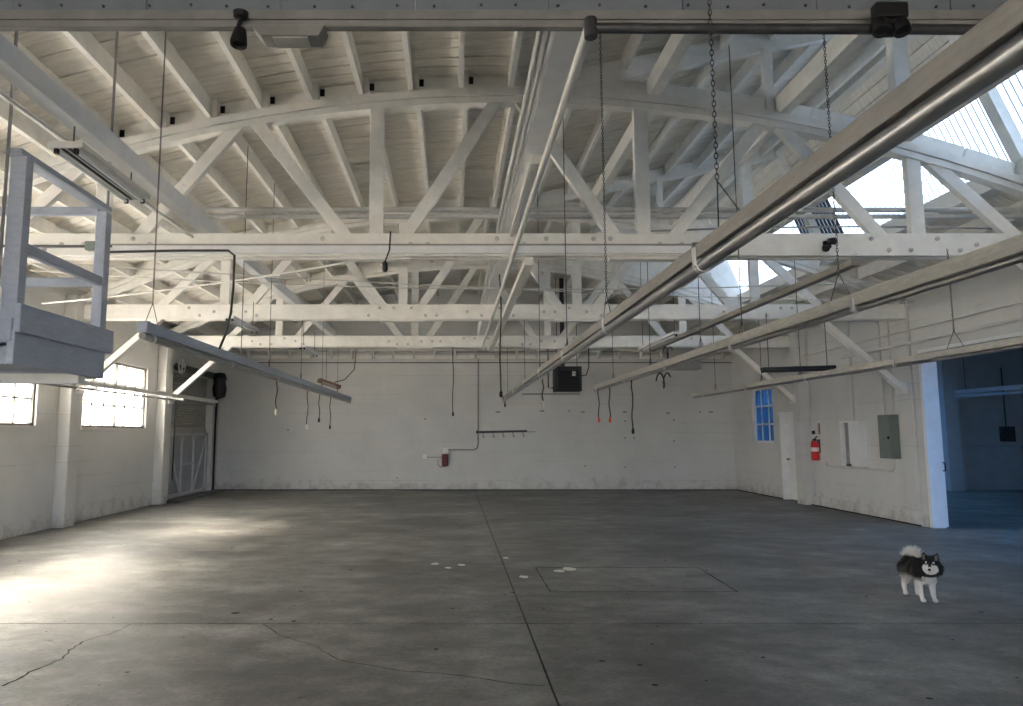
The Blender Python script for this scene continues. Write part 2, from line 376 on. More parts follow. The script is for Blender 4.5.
for px, py, w_ in ((498, 412, .14), (542, 411, .14), (569, 411, .05), (583, 412, .10), (625, 412, .12), (625, 421, .05), (625, 438, .05), (585, 466, .05), (668, 413, .10), (711, 412, .12), (634, 438, .05), (674, 420, .05), (674, 441, .05), (625, 467, .04), (675, 467, .04), (397, 478, .04), (288, 430, .05), (425, 419, .05), (700, 412, .05)):
    p = U(px, py, Y=YB); MB().box(p.x - w_ / 2, p.x + w_ / 2, YB - .002, YB + .02, p.z - .02, p.z + .02).build('wall_hole', 'dirt', wb)
# ---- windows of the left wall
def left_window(i, y0, y1, z0, z1, cols, open_cell=None):
    w = struct(empty('window_%d' % i, (XL - .08, y0, z0)), 'steel sash window glaring with daylight')
    fr = MB(); xa, xb = XL - .12, XL - .04
    fr.box(xa, xb, y0, y1, z0, z0 + .045).box(xa, xb, y0, y1, z1 - .045, z1).box(xa, xb, y0, y0 + .05, z0, z1).box(xa, xb, y1 - .05, y1, z0, z1)
    ym = (y0 + y1) / 2; fr.box(xa, xb, ym - .03, ym + .03, z0, z1)
    part(w, 'frame', fr, 'sash')
    for k in range(1, cols):
        if k * 2 == cols: continue
        y = y0 + (y1 - y0) * k / cols; part(w, 'glazing_bar', MB().box(xa + .02, xb - .02, y - .018, y + .018, z0, z1), 'sash')
    rows = 3
    for k in range(1, rows):
        z = z0 + (z1 - z0) * k / rows; part(w, 'glazing_bar', MB().box(xa + .02, xb - .02, y0, y1, z - .014, z + .014), 'sash')
    me = MB().box(-.003, .003, 0, (y1 - y0) / cols - .024, 0, (z1 - z0) / rows - .03).mesh('pane', 'frost')
    for a in range(cols):
        for b in range(rows): obj('pane', me, w, (0, (y1 - y0) * a / cols + .012, (z1 - z0) * b / rows + .015))
    part(w, 'sill', MB().box(XL - .04, XL + .03, y0 - .04, y1 + .04, z0 - .06, z0), 'wall')
    portal((XL - .30, ym, (z0 + z1) / 2), (1, 0, 0), y1 - y0, z1 - z0)
for i, w in enumerate(LWIN): left_window(i + 1, *w, 6)

# ---- roof: sheathing deck, boards, joists
mb = MB(); NX = 44
xs = [XL - .4 + (XR + .5 - XL + .4) * i / NX for i in range(NX + 1)]
def deck(y0, y1, x0, x1):
    q = [x for x in xs if x0 < x < x1]; q = [x0] + q + [x1]
    poly = [(x, arch(x) + .335) for x in q] + [(x, arch(x) + .39) for x in reversed(q)]
    for i in range(len(q) - 1):
        a, b = q[i], q[i + 1]
        mb.prism([(a, arch(a) + .335), (b, arch(b) + .335), (b, arch(b) + .40), (a, arch(a) + .40)], y0, y1)
deck(YF - .3, T[0], XL - .4, XR + .5); deck(T[0], T[3], XL - .4, MX0 + .3); deck(T[0], T[3], MX2, XR + .5); deck(T[3], YB + .3, XL - .4, XR + .5)
mb.prism([(MX0 + .12, mon(MX0 + .12) + .335), (MX1 + .15, mon(MX1 + .15) + .335), (MX1 + .15, mon(MX1 + .15) + .40), (MX0 + .12, mon(MX0 + .12) + .40)], T[0] - .1, T[3] + .1)
ce = struct(mb.build('ceiling', 'felt'), 'white boarded barrel roof with exposed joists')
def roof_board(x0, x1, y, w, fn, n, jit):
    mb = MB(); q = [x0 + (x1 - x0) * i / n for i in range(n + 1)]
    vs = []
    for yy in (y, y + w):
        for z in (.30 + jit, .328): vs += [(x, yy, fn(x) + z) for x in q]
    k = n + 1; fs = []
    for i in range(n):
        fs += [(i, i + 1, 2 * k + i + 1, 2 * k + i), (k + i, 3 * k + i, 3 * k + i + 1, k + i + 1), (i, k + i, k + i + 1, i + 1), (2 * k + i, 2 * k + i + 1, 3 * k + i + 1, 3 * k + i)]
    fs += [(0, 2 * k, 3 * k, k), (n, k + n, 3 * k + n, 2 * k + n)]
    return mb.add(vs, fs).mesh('roof_board', 'board')
BW = 0.195
bays = [(T[0], T[1]), (T[1], T[2]), (T[2], T[3]), (T[3], YB)]
for bi, (ya, yb) in enumerate(bays):
    n = int((yb - ya) / BW); w = (yb - ya) / n
    segs = [(XL, MX0 + .1, arch, 16), (MX2 + .05, XR, arch, 4), (MX0 + .02, MX1, mon, 2)] if bi < 3 else [(XL, XR, arch, 30)]
    for s in segs:
        mes = [roof_board(s[0], s[1], 0, w - random.uniform(.012, .018), s[2], s[3], j) for j in (0, .004, -.003)]
        for k in range(n): obj('roof_board', random.choice(mes), ce, (0, ya + k * w, 0))
def joist(x, ya, yb, z0, h=.22, w=.06, m='cream', name='joist'):
    key = (round(yb - ya, 3), h, w, m, name)
    if key not in joist.c: joist.c[key] = MB().box(-w / 2, w / 2, 0, yb - ya, 0, h).mesh(name, m)
    return obj(name, joist.c[key], ce, (x, ya, z0))
joist.c = {}
JS = .61
jx = [0.13 + JS * k for k in range(-11, 14)]
for bi, (ya, yb) in enumerate(bays):
    off = .033 if bi % 2 else -.033
    for x in jx:
        if not XL + .05 < x < XR - .05: continue
        if bi < 3 and MX0 + .1 < x < MX2: continue
        joist(x + off, ya - .10 if bi else ya, min(yb + .10, YB), arch(x) + .085)
    if bi < 3:
        for x in [MX0 + .25 + JS * k for k in range(1, 9)]:
            if x < MX1: joist(x + off, ya, yb, mon(x) + .10, .20)
        for x in (2.5, 4.06, 5.5): joist(x + (.05 if bi % 2 else -.05), ya, yb + .1, arch(x) + .085, .24, .13, 'cream', 'purlin')
blk = {}
for y in T[1:]:
    for a, b in zip(jx, jx[1:]):
        x = (a + b) / 2
        if not XL + .1 < x < XR - .1: continue
        inm = MX0 < x < MX2
        tilt = math.atan((arch(b) - arch(a)) / JS)
        if inm not in blk: blk[inm] = MB().box(-.31 if inm else -.27, .31 if inm else .27, -.03, .03, -.10, .10).mesh('blocking', 'cream')
        obj('blocking', blk[inm], ce, (x, y + .06, arch(x) + .19), (0, -tilt, 0))

vent = MB().box(-.035, .035, -.036, -.028, -.045, .045).mesh('vent_slot', 'groove')
for x in jx:
    if -4.2 < x < .2: obj('vent_slot', vent, ce, (x + .085, T[1] + .06, arch(x) + .235))
# ---- skylight monitor: band frames, posts, corrugated glazing
mo = struct(empty('window_5', (MX2, T[0], MZ2)), 'long roof monitor skylight of corrugated translucent sheets')
for y in T[:4]:
    part(mo, 'band', MB().prism([(MX0, mon(MX0)), (MX1, mon(MX1)), (MX1, mon(MX1) + .26), (MX0, mon(MX0) + .26)], y + .02, y + .10), 'cream')
    for x, w in ((2.55, .07), (3.88, .10), (5.52, .18)):
        part(mo, 'stud', MB().box(x - w / 2, x + w / 2, y - .02, y + .02 + w * .6, arch(x) + .09, mon(x) + .02), 'cream')
    dx, dz = MX2 - MX1, MZ2 - (mon(MX1) + .1)
    a, b = (MX1 - .06, y + .05, mon(MX1) + .1), (MX2 - .06, y + .05, MZ2)
    part(mo, 'rafter', MB().bar(a, b, .12, .16, (0, 1, 0)), 'cream')
y = (T[0] + T[3]) / 2
HZ = mon(MX1) + .1
part(mo, 'head_beam', MB().box(MX1 - .12, MX1 + .02, T[0], T[3], HZ - .02, HZ + .24), 'cream')
part(mo, 'sill_beam', MB().box(MX2 - .10, MX2 + .10, T[0], T[3], MZ2 - .22, MZ2 + .02), 'cream')
for k in (.5,):
    part(mo, 'mid_rail', MB().bar((MX1 + (MX2 - MX1) * k + .03, T[0], HZ + (MZ2 - HZ) * k), (MX1 + (MX2 - MX1) * k + .03, T[3], HZ + (MZ2 - HZ) * k), .05, .04), 'cream')
# end walls of the monitor
for y in (T[0] - .08, T[3] - .075):
    n = 16; mb = MB()
    for i in range(n):
        a, b = MX0 + (MX2 - MX0) * i / n, MX0 + (MX2 - MX0) * (i + 1) / n
        top = lambda x: mon(x) + .35 if x <= MX1 else HZ + .1 + (MZ2 - HZ) * (x - MX1) / (MX2 - MX1)
        mb.prism([(a, arch(a) + .1), (b, arch(b) + .1), (b, max(top(b), arch(b) + .12)), (a, top(a))], y, y + .06)
    part(mo, 'end_wall', mb, 'cream')
GT = .48
GX, GZ = MX1 + (MX2 - MX1) * GT, HZ + (MZ2 - HZ) * GT
L = math.hypot(MX2 - GX, GZ - MZ2) + .12; ang = math.atan2(HZ - MZ2, MX2 - MX1)
PIT, NP = .1067, 6
def sheet(m1, m2):
    mb = MB(); per = 8; n = NP * per
    for j in range(n):
        ph = (j + .5) / per % 1
        mb.cur = 1 if (.60 < ph < .96) else 0
        q = []
        for t in (j, j + 1):
            yy = t / per * PIT; zz = .019 * math.sin(2 * math.pi * t / per); q.append((yy, zz))
        vs = [(0, q[0][0], q[0][1]), (L, q[0][0], q[0][1]), (L, q[1][0], q[1][1]), (0, q[1][0], q[1][1])]
        mb.add(vs, [(0, 1, 2, 3)])
    me = bpy.data.meshes.new('glazing_sheet'); me.from_pydata(mb.v, [], mb.f); me.materials.append(M[m1]); me.materials.append(M[m2])
    me.polygons.foreach_set('material_index', mb.mi); me.update(); return me
sh_w, sh_b = sheet('fibre', 'fibredirt'), sheet('fibreblack', 'fibredirt')
yy = T[0] + .02
while yy < T[3]:
    o = obj('glazing_sheet', sh_b if 11.95 < yy < 13.2 else sh_w, mo, (GX + .05 - MX2, yy - T[0], GZ + .06 - MZ2), (0, ang, 0)); yy += PIT * NP
    if 11.95 < yy < 13.2: pass
nb = 6
for k in range(nb):
    t0, t1 = (k + .04) / nb * (GT + .03), (k + .98) / nb * (GT + .03)
    a, b = Vector((MX1 + .05 + (MX2 - MX1) * t0, 0, HZ + .06 + (MZ2 - HZ) * t0)), Vector((MX1 + .05 + (MX2 - MX1) * t1, 0, HZ + .06 + (MZ2 - HZ) * t1))
    c = (a + b) / 2; q = Vector((math.cos(ang), 0, -math.sin(ang)))
    part(mo, 'cladding_board', MB().bar((c.x, T[0], c.z), (c.x, T[3], c.z), .03, (b - a).length, q), 'board')
part(mo, 'cladding_felt', MB().bar((MX1 + .08 + (MX2 - MX1) * GT / 2, T[0], HZ + .08 + (MZ2 - HZ) * GT / 2), (MX1 + .08 + (MX2 - MX1) * GT / 2, T[3], HZ + .08 + (MZ2 - HZ) * GT / 2), .02, (HZ - GZ) * 1.12, Vector((math.cos(ang), 0, -math.sin(ang)))), 'felt')
pc = Vector(((GX + MX2) / 2 + .35, (T[0] + T[3]) / 2, (GZ + MZ2) / 2 + .18))
portal(pc, (-math.sin(ang), 0, -math.cos(ang)), L, T[3] - T[0])

# ---- adjacent room seen through the big opening
mb = MB()
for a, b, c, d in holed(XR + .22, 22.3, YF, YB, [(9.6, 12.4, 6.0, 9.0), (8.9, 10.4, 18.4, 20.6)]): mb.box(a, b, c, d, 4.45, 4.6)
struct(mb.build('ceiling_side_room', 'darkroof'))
portal((11.0, 7.5, 4.85), (0, 0, -1), 2.8, 3.0)
portal((9.65, 19.5, 4.85), (0, 0, -1), 1.5, 2.2)
M['added_bluesheet'] = glazing('added_blue_rooflight', (0.36, 0.58, 0.84), .7)  # tint added so daylight enters the side room blue
sk = struct(empty('window_7', (9.6, 6.0, 4.6)), 'unseen blue roof light added to light the side room')
for k in range(4): obj('pane', MB().box(0, .69, 0, 3.0, 0, .01).mesh('pane', 'added_bluesheet'), sk, (k * .7, 0, 0))  # panes of the added unseen roof light
obj('pane', MB().box(8.9 - 9.6, 10.4 - 9.6, 18.4 - 6.0, 20.6 - 6.0, 0, .01).mesh('pane', 'added_bluesheet'), sk)  # second unseen opening, added to brighten the blue window in the right wall
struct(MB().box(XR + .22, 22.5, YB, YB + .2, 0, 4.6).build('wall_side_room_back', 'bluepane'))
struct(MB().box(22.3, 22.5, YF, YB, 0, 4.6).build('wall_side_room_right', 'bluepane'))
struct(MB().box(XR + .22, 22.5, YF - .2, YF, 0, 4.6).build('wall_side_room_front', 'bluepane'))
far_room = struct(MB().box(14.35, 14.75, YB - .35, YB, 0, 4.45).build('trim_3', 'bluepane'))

# ================================================================ TRUSSES
bolt_me = MB().lathe([(.030, 0), (.030, -.012), (.014, -.014), (.014, -.035), (.004, -.037)], 8, ax='y').mesh('bolt', 'bolt')
def web(root, a, b, y, name, w=.14, t=.09):
    part(root, name, MB().bar((a[0], y, a[1]), (b[0], y, b[1]), t, w, (0, 0, 1)) if abs(a[0] - b[0]) > .01 else MB().box(a[0] - w / 2, a[0] + w / 2, y - t / 2, y + t / 2, min(a[1], b[1]), max(a[1], b[1])), 'cream', bevel=.006)
def chord_top(root, y, t=.17):
    n = 40; xs_ = [XL + .12 + (XR - XL - .24) * i / n for i in range(n + 1)]
    for nm, z0, z1, tt in (('top_chord', -.015, .085, t), ('chord_lamination', -.10, -.022, t * .8)):
        mb = MB(); vs = []
        for yy in (y - tt / 2, y + tt / 2):
            for z in (z0, z1): vs += [(x, yy, arch(x) + z) for x in xs_]
        k = n + 1; fs = []
        for i in range(n):
            fs += [(i, i + 1, 2 * k + i + 1, 2 * k + i), (k + i, 3 * k + i, 3 * k + i + 1, k + i + 1), (i, k + i, k + i + 1, i + 1), (2 * k + i, 2 * k + i + 1, 3 * k + i + 1, 3 * k + i)]
        fs += [(0, 2 * k, 3 * k, k), (n, k + n, 3 * k + n, 2 * k + n)]
        part(root, nm, mb.add(vs, fs), 'cream')
def truss(i, label):
    y = T[i]; root = thing('roof_truss', label, 'roof truss', (XC, y, ZCH), 'bowstring roof trusses')
    chord_top(root, y)
    for s in (-1, 1):
        part(root, 'bottom_chord', MB().box(XL + .05, XR - .05, y + s * .085 - .035, y + s * .085 + .035, ZCH, ZCH + .27), 'cream', bevel=.006)
    zb = ZCH + .10
    nodes = [1.60, 4.88]
    for s in (-1, 1):
        for v in nodes: web(root, (XC + s * v, zb), (XC + s * v, arch(XC + s * v) - .05), y, 'vertical', .17)
        for xb_, xt in ((1.36, .14), (1.84, 3.08), (4.56, 3.30), (6.20, 5.10)):
            web(root, (XC + s * xb_, zb), (XC + s * xt, arch(XC + s * xt) - .05), y, 'diagonal', .15)
        # knee brace down to the pilaster
        xw = XL if s < 0 else XR
        a, b = Vector((xw - s * .20, y - .12, 2.42)), Vector((xw - s * 1.62, y - .02, ZCH + .06))
        part(root, 'knee_brace', MB().bar(a, b, .11, .13, (0, 1, 0)), 'cream', bevel=.006)
        part(root, 'brace_plate', MB().box(xw - s * .22 - .03, xw - s * .22 + .03, y - .25, y + .02, 2.34, 2.55), 'cream')
    for cx in (XC - 1.6, XC, XC + 1.6, XC + 4.88, XC - 4.88):
        for dx in (-.62, -.42, -.16, .16, .42, .62):
            if cx == XC and abs(dx) > .5: continue
            obj('bolt', bolt_me, root, (cx + dx - XC, -.12, .135 + random.choice((-.07, .0, .07))))
    for cx in (XC - 1.6, XC + 1.6):
        part(root, 'splice_plate', MB().box(cx - .42, cx + .42, y - .07, y + .07, ZCH - .03, ZCH), 'cream')
    return root
tr1 = truss(1, 'nearest white bowstring truss with a conduit channel along its bottom chord')
tr2 = truss(2, 'middle white bowstring truss, second of the three open trusses')
tr3 = truss(3, 'farthest white bowstring truss, just in front of the back wall')

# near truss, sheeted over with grey plates (draft curtain)
tr0 = thing('draft_curtain_truss', 'dark grey sheet-clad truss crossing the top edge of the view', 'roof truss', (XC, T[0], ZCH))
part(tr0, 'bottom_chord', MB().box(XL + .05, XR - .05, T[0] - .04, T[0] + .01, ZCH, ZCH + .095), 'strip', bevel=.006)
part(tr0, 'nailing_strip', MB().box(XL + .05, XR - .05, T[0] - .052, T[0] - .041, ZCH + .035, ZCH + .055), 'strip')
x = -7 * .69 + (163 - 453) / 181.0 + .0
xs0 = [k * .697 + (417 - 453) / 181.0 for k in range(-9, 13)]
for a, b in zip(xs0, xs0[1:]):
    a2, b2 = max(a, XL), min(b, XR)
    if b2 - a2 < .1: continue
    part(tr0, 'plate', MB().prism([(a2 + .003, ZCH + .096), (b2 - .003, ZCH + .096), (b2 - .003, arch(b2) + .3), (a2 + .003, arch(a2) + .3)], T[0] - .030 - random.uniform(0, .006), T[0] - .0), 'draft')
nail = MB().lathe([(.009, 0), (.006, -.008)], 6, ax='y').mesh('nail', 'darksteel')
for k in range(70):
    xx = XL + .2 + k * .215
    if xx < XR: obj('nail', nail, tr0, (xx + random.uniform(-.02, .02) - XC, -.036, .115 + random.uniform(-.005, .01)))

# ================================================================ LONGITUDINAL BEAMS, CONDUITS
bl = thing('longitudinal_beam', 'long white beam lying on the chords left of centre with conduits clipped under', 'beam', (-3.0, T[0], 3.97), 'beams lying on the truss chords')
part(bl, 'timber', MB().box(-3.01, -2.87, T[0], 17.4, 3.975, 4.14), 'white', bevel=.008)
for dx, dz, r in ((-.08, 3.93, .016), (-.13, 3.95, .012)):
    pts = [(-3.0 + dx + .012 * math.sin(k * 1.3), T[0] + k * .4, dz - .015 * abs(math.sin(k * .8))) for k in range(13)]
    part(bl, 'conduit', MB().tube(pts, r, 6), 'conduit', True)
bc = thing('longitudinal_beam', 'long white beam lying on the chords near the ridge with twin tubes', 'beam', (.78, T[0], 3.97), 'beams lying on the truss chords')
part(bc, 'timber', MB().box(.60, .77, T[0], 17.4, 3.975, 4.25), 'white', bevel=.008)
for dx in (-.005, -.05):
    part(bc, 'conduit', MB().tube([(.57 + dx, T[0] + .1, 3.99), (.57 + dx, 12.9, 3.99)], .02, 8), 'conduit', True)
part(bc, 'junction_box', MB().box(.66, .76, 5.9, 6.05, 3.89, 3.975), 'conduit', bevel=.006)
part(bc, 'channel', MB().box(.67, .72, 6.05, 8.3, 3.93, 3.975), 'conduit')
cp = thing('ceiling_pipe', 'long thin pipe running away under the truss chords beside the ridge beam', 'pipe', (.71, T[0], 3.64))
part(cp, 'pipe', MB().tube([(.69, T[0] - .1, 3.655), (.69, T[2] + 3.9, 3.655)], .026, 10), 'conduit', True)
part(cp, 'elbow', MB().lathe([(.02, -.06), (.034, -.05), (.036, 0), (.032, .05), (.02, .06)], 12, (.70, T[0] - .10, 3.655), 'z'), 'darksteel', True)
part(cp, 'cross_pipe', MB().tube([(.70, T[0] - .10, 3.655), (3.2, T[0] - .10, 3.645)], .026, 10), 'darksteel', True)
part(cp, 'tee', MB().lathe([(.036, -.05), (.04, -.04), (.04, .04), (.036, .05)], 12, (2.2, T[0] - .10, 3.65), 'x'), 'darksteel', True)

for k, (y, z, nm) in enumerate(((8.66, 4.37, 'upper'), (8.66, 4.285, 'lower'))):
    c = MB().tube([(-3.05, y, z), (XR - .02, y, z)], .032 if k == 0 else .03, 8).build('cross_conduit', 'midcond', None, True)
    tag(c, nm + ' of two white conduits running across behind the nearest open truss', 'conduit', 'paired cross conduits')
rc = thing('conduit_channel', 'white metal raceway fixed to the face of the nearest open truss chord', 'raceway', (-2, T[1] - .16, ZCH))
part(rc, 'channel', MB().box(-4.05, 2.82, T[1] - .165, T[1] - .122, ZCH + .02, ZCH + .11), 'white')
part(rc, 'top_lip', MB().box(-4.05, 2.82, T[1] - .180, T[1] - .122, ZCH + .112, ZCH + .128), 'gcond')
part(rc, 'end_box', MB().box(2.80, 2.98, T[1] - .20, T[1] - .12, ZCH + .0, ZCH + .14), 'panelgrey', bevel=.006)
part(rc, 'feeder_box', MB().box(-4.30, -4.18, T[1] - .22, T[1] - .12, ZCH + .05, ZCH + .15), 'panelgrey', bevel=.006)
part(rc, 'feeder', MB().tube([(-6.5, T[1] - .16, ZCH + .11), (-4.0, T[1] - .16, ZCH + .10)], .016, 6), 'darksteel', True)

# cable from the chord to the left rail
def poly(pix, Y): return [U(x, y, Y=Y) for x, y in pix]
cbl = MB().tube([(-4.1, T[1] - .2, 3.72), (-3.2, T[1] - .2, 3.74), (-2.62, T[1] - .2, 3.74), (-2.55, T[1] - .2, 3.68), (-2.55, T[1] - .2, 3.3), (-2.57, T[1] - .2, 3.0), (-2.62, T[1] - .21, 2.75), (-2.68, T[1] - .22, 2.58)], .014, 6).build('power_cable', 'rubber', None, True)
tag(cbl, 'dark cable bending down from the nearest truss chord to the left rail', 'cable')

# sagging tie wires and bracing rods between the trusses
def wire(pts, r, label, m='conduit', name='tie_rod'):
    o = MB().tube(pts, r, 6).build(name, m, None, True); return tag(o, label, 'rod')
def sag(a, b, s, n=14):
    a, b = Vector(a), Vector(b); return [a.lerp(b, i / n) - Vector((0, 0, s * 4 * (i / n) * (1 - i / n))) for i in range(n + 1)]
wire(sag((-6.6, 11.0, 4.15), (8.2, 11.0, 4.05), .25), .010, 'thin sagging wire crossing the whole hall beyond the nearest open truss')
wire(sag((-6.6, 11.4, 3.70), (-1.3, T[1] + .3, 3.72), .05), .012, 'straight pale rod rising to the nearest truss chord left of centre')
wire(sag((-6.5, T[1] + .5, 3.86), (8.2, 12.6, 3.95), .10), .010, 'thin pale rod running slantwise below the skylight')
wire(sag((2.4, T[1] + .25, 4.1), (8.2, T[1] + .5, 4.15), -.07), .011, 'loose grey wire lying along the nearest chord by the skylight', 'gcond')

# ================================================================ GARMENT RAILS
def chain(a, b, pitch=.026, r=.003):
    a, b = Vector(a), Vector(b); n = max(2, int((b - a).length / pitch)); mb = MB()
    d = (b - a) / n; dn = d.normalized(); s1 = dn.cross(Vector((.3, 1, .1))).normalized(); s2 = dn.cross(s1)
    for i in range(n):
        c = a + d * (i + .5); sd = s1 if i % 2 else s2; nn = 6
        for j in range(nn):
            q0, q1 = 2 * math.pi * j / nn, 2 * math.pi * (j + 1) / nn
            p0 = c + dn * (math.cos(q0) * d.length * .66) + sd * (math.sin(q0) * .0078); p1 = c + dn * (math.cos(q1) * d.length * .66) + sd * (math.sin(q1) * .0078)
            mb.tube([p0, p1], r, 3, False)
    return mb
def rail(name_label, x, y0, y1, z, hangers, wood='railwood', board_h=.09, board_w=.045, brackets=2.35, pr=.033):
    root = thing('hanging_rail', name_label, 'hanging rail', (x, (y0 + y1) / 2, z), 'garment rails hung from the roof')
    zb = z + .13
    part(root, 'board', MB().box(x - board_w / 2, x + board_w / 2, y0, y1, zb, zb + board_h), wood, bevel=.004)
    part(root, 'pipe', MB().tube([(x + .012, y0 - .02, z + .127 - pr), (x + .012, y1 - .04, z + .127 - pr)], pr, 14), 'steel', True)
    yy = y0 + .2
    bm_ = MB().box(-.032, -.022, -.02, .02, -.04, .06).lathe([(pr + .006, -.022), (pr + .006, .022)], 12, (.012, 0, -.003 - pr), 'y').mesh('bracket', 'conduit')
    while yy < y1: obj('bracket', bm_, root, (0, yy - (y0 + y1) / 2, .13)); yy += brackets
    for kind, yh, top, *dxs in hangers:
        zt = zb + board_h; xh = x + (dxs[0] if dxs else 0)
        if kind == 'chain':
            ch = part(root, 'chain', chain((xh, yh, zt + .18), (xh, yh, top)), 'darksteel')
            for s in (-1, 1): part(ch, 'sling', MB().tube([(xh, yh, zt + .2), (x, yh + s * .14, zt)], .0035, 5), 'darksteel')
        else:
            part(root, 'hanger_rod', MB().tube([(x, yh, zt - .02), (x, yh, top)], .005, 6), 'darksteel')
            for s in (-1, 1): part(root, 'sling', MB().tube([(x, yh, zt + .14), (x, yh + s * .07, zt)], .0035, 5), 'darksteel')
    return root
rtop = lambda x: arch(x) + .12
r1 = rail('large near rail sweeping from the top right corner to the back wall', 1.31, 1.2, 19.0, 2.40,
          [('chain', 3.32, 4.9, -.05), ('chain', 6.05, rtop(1.3)), ('rod', 8.2, rtop(1.3)), ('rod', 10.8, rtop(1.3)), ('rod', T[2] + .0, ZCH), ('rod', T[3], ZCH)], board_h=.075)
r2 = rail('second rail right of centre, ending short of the back wall with dangling plugs', 2.92, 2.6, 14.9, 2.40,
          [('chain', 5.35, rtop(2.9)), ('rod', 7.2, rtop(2.9)), ('rod', T[1], ZCH), ('rod', 10.6, rtop(2.9)), ('rod', T[2], ZCH)], 'railpale', pr=.022)
r3 = rail('rail nearest the right wall passing in front of the wide doorway', 5.62, 4.2, 16.9, 2.365,
          [('chain', 8.0, ZCH), ('rod', 11.6, rtop(5.6)), ('rod', T[2], ZCH), ('rod', 15.4, rtop(5.6))], 'railpale', .07, pr=.02)
r4 = rail('white rail on the left hung by a chain near the platform', -2.77, 6.35, 19.3, 2.38,
          [('chain', 6.55, rtop(-2.8)), ('rod', 9.35, rtop(-2.8)), ('rod', 10.8, rtop(-2.8)), ('rod', T[2], ZCH), ('rod', 15.2, rtop(-2.8)), ('rod', T[3], ZCH)], 'bluegrey', .10, .09)
# rail along the left wall carried by the knee braces
wrl = thing('wall_rail', 'pale rail running along the left wall in front of the windows', 'hanging rail', (XL + .55, 12, 2.45))
part(wrl, 'board', MB().box(XL + .50, XL + .56, 6.0, 19.6, 2.46, 2.54), 'cream', bevel=.004)
part(wrl, 'pipe', MB().tube([(XL + .53, 6.0, 2.40), (XL + .53, 19.5, 2.40)], .02, 8), 'steel', True)
for y in T[1:]: part(wrl, 'bracket', MB().box(XL + .3, XL + .56, y - .17, y - .12, 2.40, 2.46), 'cream')
# boards fixed straight under the chords
for lab, x, y1, z in (('white board fixed under the truss chords near the middle', .90, 17.3, ZCH - .10), ('white board fixed under the truss chords below the skylight', 4.78, 17.2, ZCH - .10)):
    b = thing('chord_board', lab, 'board', (x, 12, z))
    part(b, 'board', MB().box(x - .055, x + .055, T[1] - .05, y1, z, z + .085), 'cream' if x < 2 else 'railwood', bevel=.004)
    for y in T[1:]: part(b, 'cleat', MB().box(x - .08, x + .08, y - .04, y + .04, z + .085, ZCH), 'cream')

# ================================================================ HANGING PLATFORM
PX, PX2, PY0, PY1 = -2.96, -5.2, 4.87, 6.17
pf = thing('hanging_platform', 'blue-grey timber platform with railings hanging at the upper left', 'platform', (PX, PY0, 2.1))
part(pf, 'floor_deck', MB().box(PX2, PX - .05, PY0 + .03, PY1 - .03, 2.14, 2.19), 'bluegrey')
part(pf, 'upper_plank', MB().box(PX - .045, PX, PY0, PY1 + .06, 2.30, 2.50), 'bluegrey', bevel=.006)
part(pf, 'lower_plank', MB().box(PX - .085, PX - .04, PY0 + .01, PY1, 2.08, 2.315), 'bluegrey', bevel=.006)
part(pf, 'front_plank', MB().box(PX2, PX - .06, PY0, PY0 + .04, 2.24, 2.40), 'bluegrey', bevel=.006)
part(pf, 'front_plank', MB().box(PX2, PX - .09, PY0 + .02, PY0 + .06, 2.08, 2.235), 'bluegrey', bevel=.006)
part(pf, 'back_plank', MB().box(PX2, PX - .06, PY1 - .04, PY1, 2.08, 2.45), 'bluegrey', bevel=.006)
part(pf, 'post', MB().box(PX - .16, PX - .045, PY0 + .02, PY0 + .11, 2.2, 3.56), 'bluegrey', bevel=.006)
part(pf, 'post', MB().box(PX - .135, PX - .045, PY1 - .10, PY1, 2.2, 3.53), 'bluegrey', bevel=.006)
part(pf, 'top_rail', MB().box(PX - .18, PX - .06, PY0 - .02, PY1 + .03, 3.555, 3.60), 'bluegrey', bevel=.006)
part(pf, 'mid_rail', MB().box(PX - .10, PX - .05, PY0 + .1, PY1 - .1, 2.87, 2.95), 'bluegrey', bevel=.006)
for z in (3.50, 2.87): part(pf, 'back_rail', MB().box(PX2, PX - .13, PY1 - .09, PY1 - .04, z, z + .075), 'bluegrey', bevel=.006)
for x, y in ((PX - .15, PY0 - .03), (PX - .10, PY1 + .02), (PX2 + .1, PY1)): part(pf, 'hanger_rod', MB().tube([(x, y, 2.12), (x, y, arch(x) + .1)], .012, 8), 'steel', True)
part(pf, 'bearer', MB().box(PX2, PX - .1, PY1 - .3, PY1 - .2, 2.02, 2.10), 'cream')

# ================================================================ LEFT SHUTTER DOOR
d1 = struct(empty('door_1', (XL - .1, 17.62, 0)), 'grey roll-up shutter with a pale braced gate across its lower half')
sl_mb = MB(); z = 1.78
while z < 3.2:
    sl_mb.prism([(XL - .16, z), (XL - .135, z + .012), (XL - .13, z + .035), (XL - .15, z + .062), (XL - .175, z + .062), (XL - .175, z)], 17.66, 20.71); z += .064
o = part(d1, 'slat_curtain', sl_mb, 'slat'); o['kind'] = 'stuff'
part(d1, 'light_block_sheet', MB().box(XL - .24, XL - .19, 17.4, 20.95, 0, 3.6), 'slat')  # unseen sheet added behind the shutter to block daylight leaks
part(d1, 'bottom_bar', MB().box(XL - .18, XL - .11, 17.66, 20.71, 1.66, 1.78), 'slat')
part(d1, 'barrel', MB().tube([(XL + .12, 17.75, 3.28), (XL + .12, 20.7, 3.28)], .09, 14), 'darksteel', True)
for y in (17.62, 20.75): part(d1, 'guide', MB().box(XL - .12, XL + .06, y - .05, y + .05, 0, 3.3), 'conduit', bevel=.005)
wmb = MB()
